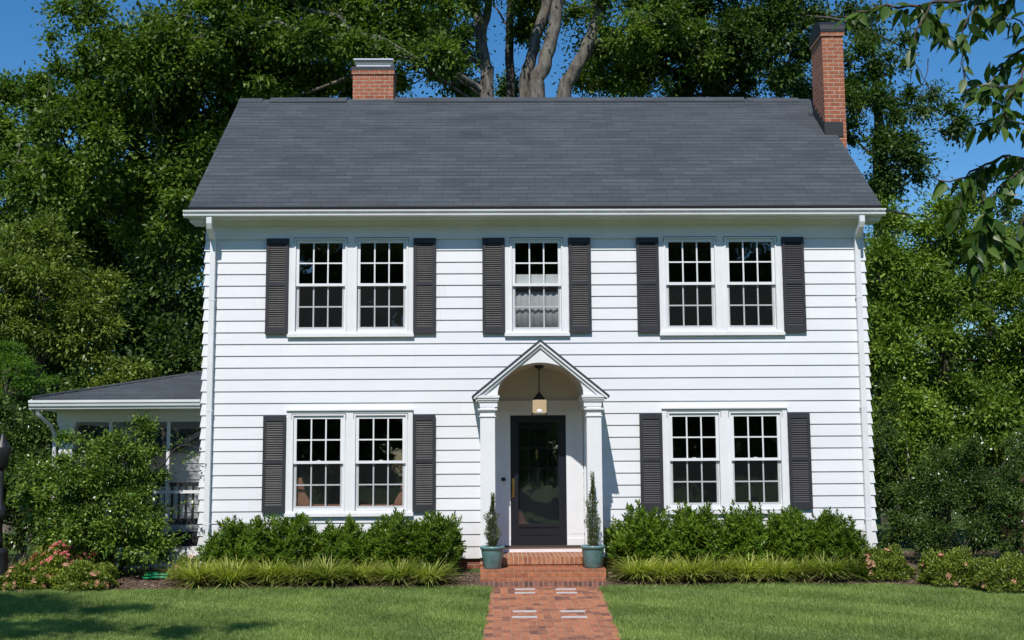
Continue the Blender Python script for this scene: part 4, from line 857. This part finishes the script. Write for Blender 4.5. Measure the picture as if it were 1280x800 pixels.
o = tree('mimosa_tree', (b0.x, 3, 0), 'feathery light green mimosa at the left edge beside the porch roof', 'tree', [E_(15, 462, 44, 20, 3), E_(5, 505, 55, 26, 3.3), E_(45, 478, 26, 12, 2.8), E_(-10, 440, 40, 12, 3.2)], M['fern'], M['barkdark'], [([(b0.x-.5, 3, 0), tuple(at(0, 520, 3)), tuple(at(20, 450, 3))], [.07, .05, .02])], (.11, .026), (.26, .42), 120, 2.0, None, 33, flat=.28)
b0 = at(20, 640, 1.4)
tree('evergreen_bush', (b0.x, 1.8, 0), 'dark evergreen bush behind the lamp post left of the porch', 'bush', [E_(10, 560, 60, 50, 2.2), E_(35, 620, 45, 60, 1.8), E_(-20, 620, 50, 80, 1.8), E_(60, 545, 22, 30, 2.2)], M['darkshrub'], M['barkdark'], [([(b0.x, 1.8, 0), tuple(at(20, 600, 1.8))], [.08, .03])], (.09, .045), (.22, .4), 170, 3.2, None, 34)
# big bush in front of the porch
b0 = at(140, 715, -.45)
tree('camellia_bush', (b0.x, -.45, gz(-.45)), 'large dark glossy bush in front of the screened porch', 'bush',
     [E_(115, 640, 75, 60, -.5, .75), E_(143, 590, 54, 50, -.4, .65), E_(152, 650, 48, 55, -.6, .7), E_(80, 625, 45, 50, -.3, .6), E_(165, 548, 30, 26, -.3, .35), E_(60, 600, 28, 32, -.2, .4), E_(190, 690, 30, 24, -.7, .35), E_(105, 690, 60, 20, -.6, .5), E_(122, 632, 82, 84, -.5, .8), E_(60, 640, 36, 50, -.45, .5), E_(100, 575, 40, 34, -.35, .5)], M['camellia'], M['barkdark'],
     [([(b0.x+dx, -.45, gz(-.45)), (b0.x+dx*2.2, -.45, .9), (b0.x+dx*4, -.4, 1.7)], [.03, .022, .01]) for dx in (-.15, 0, .12)]
     + [limb([(195, 600), (215, 565), (232, 556), (252, 562)], -.25, .012, .004), limb([(190, 650), (215, 635), (238, 628)], -.4, .01, .004), limb([(165, 540), (168, 525), (180, 516)], -.3, .01, .003)], (.075, .036), (.15, .26), 120, 4.4, None, 41, shell=.62, brad=.012)
rg = np.random.default_rng(5)
# loose sprigs of the same bush are carried by its own branches
cam_bush = [o for o in COL.objects if o.name == 'camellia_bush'][0]
Ps, Ds = [], []
for a, b_, Y in (((205, 585), (252, 562), -.25), ((200, 640), (240, 628), -.4), ((164, 545), (182, 514), -.3), ((120, 560), (112, 548), -.3), ((200, 690), (232, 665), -.6), ((60, 590), (40, 570), -.2), ((205, 565), (232, 545), -.2)):
    A_, B_ = at(*a, Y), at(*b_, Y)
    for i in range(34): t = rg.uniform(.1, 1.02); Ps.append(np.array(A_.lerp(B_, t))+rg.normal(size=3)*.05); Ds.append(np.array(B_-A_)*.6+rg.normal(size=3)*.5)
Ps = np.array(Ps); Ds = np.array(Ds); n_ = len(Ps)
poly_mesh('foliage', leaf_quads(Ps, Ds, rg.normal(size=(n_, 3))*.6+[0, -.3, .8], rg.uniform(.055, .085, n_), rg.uniform(.026, .038, n_)), 4, M['camellia'], cam_bush)
# right side
b0 = at(1180, 640, 4)
tree('laurel_tree', (b0.x, 4.3, 0), 'broad bright green leafy tree right of the house', 'tree',
     [E_(1130, 330, 50, 60, 4), E_(1190, 300, 60, 60, 4.2), E_(1160, 420, 75, 70, 3.7), E_(1250, 400, 70, 90, 4), E_(1120, 500, 45, 70, 3.6), E_(1210, 520, 80, 70, 3.5), E_(1110, 270, 30, 26, 4.5), E_(1270, 310, 40, 50, 4.6), E_(1105, 420, 24, 60, 3.8), E_(1130, 580, 45, 45, 3.4), E_(1310, 470, 60, 120, 4), E_(1250, 580, 60, 50, 3.6), E_(1190, 430, 118, 170, 4.3, 1.0), E_(1105, 380, 30, 110, 4.0, .6), E_(1150, 560, 70, 60, 3.2, .6)], M['bright'], M['barkdark'],
     [([(b0.x, 4.3, 0), tuple(at(1180, 500, 4.3)), tuple(at(1180, 300, 4.3))], [.2, .14, .04])], (.115, .048), (.34, .52), 250, 1.25, None, 51, shell=.6)
b0 = at(1190, 715, .6)
tree('boxwood_bush', (b0.x, .6, gz(.5)), 'large dark evergreen bush below the bright tree at right', 'bush',
     [E_(1175, 620, 58, 62, .7, .7), E_(1225, 610, 52, 60, .6, .7), E_(1262, 630, 45, 75, .5, .7), E_(1150, 660, 48, 48, .5, .6), E_(1215, 680, 70, 34, .3, .6), E_(1118, 640, 26, 50, 1.0, .5), E_(1106, 590, 18, 70, 1.4, .4), E_(1104, 520, 16, 50, 2.2, .4), E_(1200, 630, 85, 78, .7, .7), E_(1288, 600, 34, 76, 1.3, .5)], M['darkshrub'], M['barkdark'],
     [([(b0.x+dx, .6, 0), (b0.x+dx*2, .6, 1.0)], [.03, .012]) for dx in (-.3, 0, .3)] + [limb([(1200, 700), (1203, 685), (1196, 670)], -.15, .012, .004), limb([(1202, 690), (1210, 678), (1214, 668)], -.15, .008, .003), limb([(1203, 692), (1206, 675), (1204, 664)], -.15, .008, .003)], (.055, .028), (.17, .28), 190, 2.6, None, 52, shell=.66, brad=.012)

def rosette_bush(name, x, y, z0, rx, ry, H, n_sh, label, mat, seed, group=None, ll=.082, lw=.029):
    rg = np.random.default_rng(seed); o = empty(name, (x, y, z0), label, 'shrub', group); P, D, N = [], [], []; t = MB()
    for i in range(n_sh):
        th = rg.uniform(0, 2*math.pi); ph = math.acos(1-rg.uniform(0, 1)*1.12) if rg.uniform() < .8 else rg.uniform(.9, 1.9); 
        d = np.array([math.sin(ph)*math.cos(th), math.sin(ph)*math.sin(th), math.cos(ph)]); lump = 1+.16*math.sin(5.1*th+seed)*math.sin(3*ph)+.12*math.sin(d[0]*9+seed)+rg.normal()*.07
        tip = np.array([x, y, z0+H*.38]) + d*np.array([rx, ry, H*.60])*lump; tip[2] = max(tip[2], z0+.08); depth = rg.uniform(0, .22)**1.0; tip -= d*depth*np.array([rx, ry, H*.5])*rg.uniform(0, 2.6)
        ax = unit(d*np.array([.8, .8, .5])+np.array([0, 0, .75])+rg.normal(size=3)*.28); L_ = rg.uniform(.10, .19); 
        if i % 9 == 0: t.tube([(x+rg.normal()*.06, y+rg.normal()*.05, z0), tuple(np.array([x, y, z0])*.5+tip*.5), tuple(tip)], [.010, .006, .002], 4, False)
        u = unit(np.cross(ax, [.3, .5, .1])); v = np.cross(ax, u); nl = rg.integers(11, 16)
        for k in range(nl):
            f = (k+.5)/nl; a = k*2.4+rg.uniform(0, .6); out = u*math.cos(a)+v*math.sin(a); el = .25+.95*f
            P.append(tip+ax*L_*(f-.75)); D.append(out*math.cos(el)+ax*math.sin(el)); N.append(ax*1.0-out*.5*f)
    P, D, N = map(np.array, (P, D, N)); n_ = len(P)
    poly_mesh('foliage', leaf_quads(P, D, N+rg.normal(size=(n_, 3))*.15, ll*rg.uniform(.7, 1.25, n_), lw*rg.uniform(.8, 1.25, n_), .1, .08), 4, mat, o); t.build('stems', M['barkdark'], o, uv=False)
HG = 'foundation shrubs along the front wall'
HL = [('bushy foundation shrub at the left corner of the house under the left shutter', 303, 285-20, .56, .72, 342, 61), ('dense foundation shrub under the lower left windows, left of centre', 365, 0, .50, .78, 0, 62), ('low foundation shrub in the dip under the lower left windows', 432, 0, .42, .66, 0, 63), ('tallest left foundation shrub with a leader under the right shutter', 492, 0, .40, .78, 0, 64), ('foundation shrub at the right end of the left hedge beside the steps', 543, 0, .42, .80, 0, 65),
      ('foundation shrub beside the right pot, left end of the right hedge', 803, 0, .50, .86, 0, 66), ('full foundation shrub under the left of the lower right windows', 868, 0, .50, .86, 0, 67), ('foundation shrub under the middle of the lower right windows', 930, 0, .46, .84, 0, 68), ('foundation shrub under the right lower shutter', 985, 0, .42, .80, 0, 69), ('loose foundation shrub at the right end of the right hedge', 1036, 0, .46, .76, 0, 70)]
for (lab, px, _, rx, H, _2, sd) in HL:
    q = at(px, 690, -.62); z0 = gz(-.62)
    rosette_bush('foundation_shrub', q.x, -.62, z0, rx*1.02, .42, H+.10, 760, lab, M['hedge'], sd, HG)
rgl = np.random.default_rng(4)
LG = 'liriope clumps along the bed edge'
def liriope(x, y, r, label, seed, n_=420, mat=None, L0=.34):
    rg = np.random.default_rng(seed); z0 = gz(y); o = empty('liriope_clump', (x, y, z0), label, 'plant', LG)
    for nm, k, mt, s in (('blades', n_, mat or M['liriope'], 1.0), ('dry_blades', n_//6, M['dryleaf'], .8)):
        th = rg.uniform(0, 2*math.pi, k); rr = r*.42*np.sqrt(rg.uniform(0, 1, k)); P = np.stack([x+rr*np.cos(th), y+rr*.7*np.sin(th), np.full(k, z0)], 1)
        D = np.stack([np.cos(th)*rg.uniform(.1, .95, k), np.sin(th)*rg.uniform(.1, .95, k), np.ones(k)*(1 if nm == 'blades' else .4)], 1)+rg.normal(size=(k, 3))*.18
        strip_mesh(nm, strips(P, D, L0*s*rg.uniform(.7, 1.25, k), rg.uniform(.011, .019, k), rg.uniform(.25, .85, k), 4), mt, o)
lp_ = [(250, 'first liriope clump at the house corner, left end of the left row'), (288, 'liriope clump under the left end of the left hedge'), (338, 'liriope clump below the dense left shrub'), (375, 'fourth liriope clump from the left corner'), (410, 'liriope clump below the low dip of the left hedge'), (447, 'liriope clump just right of the left hedge dip'), (497, 'liriope clump below the tall leader shrub'), (535, 'liriope clump nearest the steps in the left row'),
       (800, 'liriope clump nearest the steps in the right row'), (832, 'second liriope clump from the steps in the right row'), (865, 'third liriope clump from the steps in the right row'), (900, 'liriope clump below the left of the lower right windows'), (935, 'liriope clump below the centre post of the lower right windows'), (968, 'liriope clump below the right of the lower right windows'), (1000, 'liriope clump below the right lower shutter'), (1035, 'liriope clump under the loose right end shrub')]
for i, (px, lab) in enumerate(lp_):
    y = -1.28 - .07*math.sin(i*2.1) - (.04 if px < 300 else 0); q = at(px, 722, y); liriope(q.x, y, .34 if px not in (250, 288) else .38, lab, 80+i, 760, None, .47*rgl.uniform(.88, 1.14) if px > 300 else .53)
q = at(1066, 722, -1.22); liriope(q.x, -1.22, .32, 'plain green liriope clump at the right end of the right row', 99, 560, M['hedge'], .48)
def azalea(x, y, rx, H, label, seed, nf, fmat, nl=2600, wilt=0):
    rg = np.random.default_rng(seed); z0 = gz(y); o = empty('azalea_bush', (x, y, z0), label, 'azalea', 'azaleas in the bed'); t = MB()
    def surf(k, lo_, hi_):
        d = unit(rg.normal(size=(k, 3))); d[:, 2] = np.abs(d[:, 2])*.9+.02; d = unit(d); lump = 1+.13*np.sin(d[:, 0]*8+seed)+.10*np.sin(d[:, 2]*11+d[:, 1]*6); s = rg.uniform(lo_, hi_, k)*lump
        return np.stack([x+d[:, 0]*rx*s, y+d[:, 1]*rx*.75*s, z0+.02+d[:, 2]*H*s], 1), d
    P, d = surf(nl, .72, 1.05); poly_mesh('foliage', leaf_quads(P, d*.6+rg.normal(size=P.shape)*.5+[0, 0, .35], d*.4+rg.normal(size=P.shape)*.4+[0, 0, .9], rg.uniform(.034, .060, nl), rg.uniform(.015, .024, nl)), 4, M['azalea'], o)
    for i in range(14): th = rg.uniform(0, 6.28); t.tube([(x, y, z0), (x+.5*rx*math.cos(th), y+.4*rx*math.sin(th), z0+H*.45), (x+.85*rx*math.cos(th), y+.65*rx*math.sin(th), z0+H*.7)], [.012, .008, .003], 4, False)
    t.build('stems', M['barkdark'], o, uv=False)
    def blooms(k, mt, nm, low):
        C, d = surf(k*3, 1.0, 1.06); keep = np.argsort(-C[:, 2]+rg.normal(size=k*3)*.12 if not low else C[:, 2]+C[:, 1]*.3+rg.normal(size=k*3)*.06)[:k]
        for c, dd in zip(C[keep], d[keep]):
            Ps, Ds, Ns = [], [], []; v0 = unit(np.cross(dd, [.2, .4, .9])); v1 = np.cross(dd, v0)
            for b in range(rg.integers(2, 5)):
                cc = c+(v0*rg.normal()+v1*rg.normal())*.022
                for a in range(5): an = a*1.257+rg.uniform(0, .3); e = v0*math.cos(an)+v1*math.sin(an); Ps.append(cc); Ds.append(e+dd*.5); Ns.append(dd-e*.3)
            Ps, Ds, Ns = map(np.array, (Ps, Ds, Ns)); poly_mesh(nm, leaf_quads(Ps, Ds, Ns, rg.uniform(.03, .045, len(Ps)), rg.uniform(.024, .034, len(Ps))), 4, mt, o)
    if nf: blooms(nf, fmat, 'flower', False)
    if wilt: blooms(wilt, M['wilted'], 'wilted_flower', True)
for (px, py, y, rx, H, lab, sd, nf, fm_, wl_) in ((78, 705, -1.05, .50, .52, 'azalea covered in coral red flowers left of the big bush', 1, 62, M['redflower'], 14), (30, 722, -1.45, .40, .30, 'low azalea with faded salmon flowers at the foot of the lamp post', 2, 16, M['flower'], 26), (108, 725, -1.5, .44, .34, 'rounded green azalea with few wilted flowers at the lawn edge by the big bush', 3, 3, M['flower'], 12),
        (1104, 715, -1.25, .42, .44, 'azalea with pink flowers at the right corner of the house', 5, 6, M['flower'], 12), (1190, 722, -1.75, .50, .46, 'rounded azalea with one pink bloom under the dark bush at right', 6, 4, M['flower'], 4), (1262, 728, -2.3, .54, .44, 'azalea at the right edge of the frame with rusty twigs at its foot', 7, 0, M['flower'], 5)):
    q = at(px, py, y); azalea(q.x, y, rx, H, lab, sd, nf, fm_, 8500, wl_)
q = at(232, 700, -.9); azalea(q.x, -.95, .20, .36, 'small azalea sprig with salmon flowers beside the house corner', 9, 4, M['flower'], 1500, 3)
# tall grass tuft behind the red azalea
rg = np.random.default_rng(77); q = at(35, 690, -.6); k = 260; th = rg.uniform(0, 6.28, k); P = np.stack([q.x+rg.normal(size=k)*.22, -.6+rg.normal(size=k)*.12, np.full(k, gz(-.6))], 1); D = np.stack([np.cos(th)*.4, np.sin(th)*.4, np.ones(k)], 1)
gt_ = empty('grass_tuft', (q.x, -.6, gz(-.6)), 'pale grassy tuft between the lamp post and the big bush', 'plant'); strip_mesh('blades', strips(P, D, rg.uniform(.35, .62, k), rg.uniform(.008, .014, k), rg.uniform(.2, .7, k), 4), M['juniper'], gt_)

# ------------------------------------------------------------------ near cherry branches at the upper right
ch = empty('cherry_tree', (3.4, -15.2, gz(-15)), 'near tree whose twigs and large pointed leaves hang into the upper right corner', 'tree')
t = MB(); rg = np.random.default_rng(9); LP = []
t.tube([(3.4, -15.2, -.4), (3.35, -15.2, 1.5), (3.2, -15.1, 3.0), (3.0, -15.0, 4.3), (2.9, -15, 5.2)], [.13, .11, .09, .06, .03], 10)
def twig(pts, r0, r1, leaves=True, dens=22, droop=1.0, t0=0.0):
    P_ = [at(p_[0], p_[1], p_[2]) for p_ in pts]; fine = []
    for a, b in zip(P_[:-1], P_[1:]):
        for j in range(4): fine.append(a.lerp(b, j/4)+Vector(rg.normal(size=3))*.006)
    fine.append(P_[-1]); n_ = len(fine); t.tube(fine, [r0+(r1-r0)*i/(n_-1) for i in range(n_)], 6, False)
    if leaves:
        for a, b in zip(fine[:-1], fine[1:]):
            L_ = (b-a).length; k = L_*dens*2.9; k = int(k)+(rg.uniform() < k-int(k))
            for _ in range(k): LP.append((a.lerp(b, rg.uniform()), (b-a).normalized(), droop))
Yb = -14.9
twig([(1420, -60, Yb), (1330, -40, Yb), (1230, -8, Yb), (1150, 8, Yb+.1), (1095, 10, Yb+.15), (1055, 22, Yb+.2)], .012, .003, dens=30)
twig([(1230, -8, Yb), (1205, 30, Yb-.1), (1203, 70, Yb-.1), (1206, 100, Yb-.1)], .004, .0015, dens=20)
twig([(1165, 5, Yb), (1140, 45, Yb), (1145, 75, Yb), (1160, 105, Yb)], .004, .0015, dens=10)
twig([(1160, 75, Yb), (1158, 105, Yb), (1148, 125, Yb)], .002, .001, leaves=False); twig([(1158, 105, Yb), (1170, 120, Yb)], .002, .001, leaves=False)
twig([(1205, 70, Yb-.1), (1206, 100, Yb-.1), (1205, 130, Yb-.1)], .002, .001, leaves=False)
twig([(1150, 8, Yb), (1170, 30, Yb+.2), (1195, 50, Yb+.3)], .004, .0015, dens=45)
twig([(1270, -10, Yb), (1240, 20, Yb+.2), (1215, 40, Yb+.3)], .004, .0015, dens=40)
twig([(1420, 30, Yb+.2), (1320, 45, Yb+.2), (1262, 70, Yb+.2), (1240, 100, Yb+.2), (1208, 112, Yb+.2)], .009, .002, dens=34)
twig([(1300, 48, Yb), (1275, 100, Yb-.15), (1258, 130, Yb-.2), (1252, 160, Yb-.2)], .005, .0015, dens=30)
twig([(1320, 60, Yb), (1280, 30, Yb-.1), (1255, 20, Yb-.1)], .005, .002, dens=30)
twig([(1310, 90, Yb), (1270, 105, Yb-.1), (1230, 112, Yb-.1), (1205, 115, Yb)], .004, .001, dens=30)
twig([(1420, 120, Yb+.1), (1330, 150, Yb+.1), (1285, 200, Yb+.1), (1258, 194, Yb+.1), (1225, 210, Yb+.1), (1190, 228, Yb+.1), (1165, 222, Yb+.1)], .010, .002, dens=26)
twig([(1285, 202, Yb), (1262, 225, Yb-.05), (1240, 245, Yb-.1), (1234, 280, Yb-.1), (1235, 312, Yb-.1)], .006, .0015, dens=34)
twig([(1262, 150, Yb+.1), (1245, 120, Yb+.1), (1215, 118, Yb+.1)], .003, .001, dens=30)
twig([(1300, 160, Yb), (1250, 150, Yb), (1215, 160, Yb)], .004, .001, dens=30)
twig([(1330, 170, Yb), (1290, 240, Yb-.1), (1272, 290, Yb-.1), (1262, 330, Yb-.1)], .005, .001, dens=30)
twig([(1234, 280, Yb-.1), (1215, 300, Yb-.1), (1222, 330, Yb-.1)], .003, .001, dens=45); twig([(1235, 270, Yb-.1), (1255, 300, Yb-.1), (1262, 325, Yb-.1)], .003, .001, dens=40)
twig([(1225, 210, Yb+.1), (1200, 250, Yb+.1), (1195, 270, Yb+.1)], .003, .001, dens=26)
Q = (at(1420, -60, Yb), at(1420, 30, Yb+.2), at(1420, 120, Yb+.1))
for q, s in zip(Q, ((3.1, -15.05, 3.9), (3.15, -15.1, 3.5), (3.2, -15.1, 3.0))):
    s = Vector(s); t.tube([s, s.lerp(q, .5)+Vector((0, 0, .12)), q], [.03, .02, .011], 6, False)
for i in range(46):                            # the rest of the crown, outside the frame
    a = Vector((3.1+rg.normal()*.1, -15.1+rg.normal()*.1, rg.uniform(2.8, 5))); d = Vector((rg.uniform(-.1, 1.6), rg.uniform(-1.3, .6), rg.uniform(.1, 1.1))); b = a+d
    t.tube([a, a.lerp(b, .5)+Vector((0, 0, .1)), b], [.012, .007, .002], 5, False)
    for j in range(26): LP.append((a.lerp(b, rg.uniform(.3, 1)), d.normalized(), 1.0))
t.build('trunk', M['twig'], ch, uv=False)
n_ = len(LP); P = np.array([tuple(a) for a, _, _ in LP]); T = np.array([tuple(b) for _, b, _ in LP])
D = T*.35+rg.normal(size=(n_, 3))*.55+[0, 0, -.75]; D = unit(D); N = rg.normal(size=(n_, 3))*.7+[0, -.4, .7]; S = unit(np.cross(D, N)); N2 = np.cross(S, D); L = rg.uniform(.052, .098, n_)[:, None]; Wd = L*rg.uniform(.36, .46, (n_, 1))
P = P+D*.012
prof = ((0, 0), (.12, .34), (.32, .5), (.58, .42), (.82, .17), (1.0, 0)); crv = rg.uniform(.05, .22, (n_, 1)); fold = rg.uniform(.05, .3, (n_, 1))
mid = [P+D*L*f - N2*L*crv*f*f for f, _ in prof]
left = [mid[i]+S*Wd*wd+N2*Wd*wd*fold for i, (_, wd) in enumerate(prof)]; right = [mid[i]-S*Wd*wd+N2*Wd*wd*fold for i, (_, wd) in enumerate(prof)]
quads = []
V = np.stack([mid[0], mid[1], mid[2], mid[3], mid[4], mid[5], left[1], left[2], left[3], left[4], right[1], right[2], right[3], right[4]], 1).reshape(-1, 3)
fi = [(0, 1, 6), (1, 2, 7, 6), (2, 3, 8, 7), (3, 4, 9, 8), (4, 5, 9), (0, 10, 1), (1, 10, 11, 2), (2, 11, 12, 3), (3, 12, 13, 4), (4, 13, 5)]
me = bpy.data.meshes.new('leaves'); me.from_pydata(V.tolist(), [], [tuple(i*14+q for q in f) for i in range(n_) for f in fi]); me.polygons.foreach_set('use_smooth', [True]*len(me.polygons)); me.materials.append(M['cherry']); link('leaves', me, ch)

# trees outside the frame: one whose shadow lies on the left lawn, and the ones across the street mirrored in the windows
tree('lawn_tree', (-9.6, -9.5, gz(-9)), 'leafy tree outside the left edge, known only by its dappled shadow on the left lawn', 'tree',
     [((-8.6, -8.6, 6.2), (1.6, 1.4, .8)), ((-7.9, -10.3, 7.6), (2.2, 1.2, .7)), ((-9.6, -9.4, 8.0), (1.6, 1.6, 1.0)), ((-6.6, -11.2, 7.8), (1.5, .6, .5))], M['oak'], M['bark'],
     [([(-9.6, -9.5, -.4), (-9.5, -9.5, 3), (-9.2, -9.4, 6), (-9.0, -9.4, 8)], [.2, .16, .1, .04]), ([(-9.3, -9.4, 5.5), (-8.2, -10.2, 7), (-6.6, -11, 7.8)], [.08, .06, .02])], (.14, .08), (.35, .6), 130, .9, None, 91)
src = tree('street_tree', (-9, -46, gz(-30)), 'broad tree across the street behind the viewer, mirrored dimly in the windows', 'tree',
     [((-9, -46, 7), (5, 3.5, 4)), ((-7, -45, 12), (4, 3, 3.2)), ((-11.5, -46, 10), (3.6, 2.6, 3)), ((-9, -46, 16), (3.6, 3, 2.6)), ((-9, -45.5, 3.0), (5, 2.6, 2.2))], M['oak'], M['bark'], [([(-9, -46, -.4), (-9, -46, 4), (-8.8, -46, 16)], [.35, .28, .08])], (.38, .26), (.8, 1.3), 110, .45, 'trees across the street', 92)
for (lab, x, y, rz, sc_) in (('wide tree across the street straight behind the viewer', 1, -47, 1.0, 1.1), ('tree across the street behind the viewer, far to the left', -20, -44, 2.2, 1.15), ('tree across the street behind the viewer, right of centre', 11, -45, 3.3, 1.0), ('tree across the street behind the viewer, far to the right', 21, -49, 4.1, 1.3)):
    c = empty('street_tree', (x, y, gz(-30)), lab, 'tree', 'trees across the street', rz); c.scale = (sc_, sc_, sc_)
    for k_ in src.children:
        kk = k_.copy(); COL.objects.link(kk); kk.parent = c

# woods far behind, one dark mass
rg = np.random.default_rng(123); n_ = 90000; x = np.where(rg.uniform(size=n_) < .5, rg.uniform(-34, -5, n_), rg.uniform(4.5, 34, n_)); hgt = 7+2.2*np.sin(x*.55)+1.5*np.sin(x*1.37+1)
z = rg.uniform(0, 1, n_)**.8*hgt; y = 27+rg.uniform(-2.5, 2.5, n_)+1.5*np.sin(x*.9)
P = np.stack([x, y, z], 1); tag(poly_mesh('far_woods', leaf_quads(P, rg.normal(size=(n_, 3)), rg.normal(size=(n_, 3))*.6+[0, -.3, .6], rg.uniform(.2, .42, n_), rg.uniform(.14, .26, n_)), 4, M['oakdark']), kind='stuff')
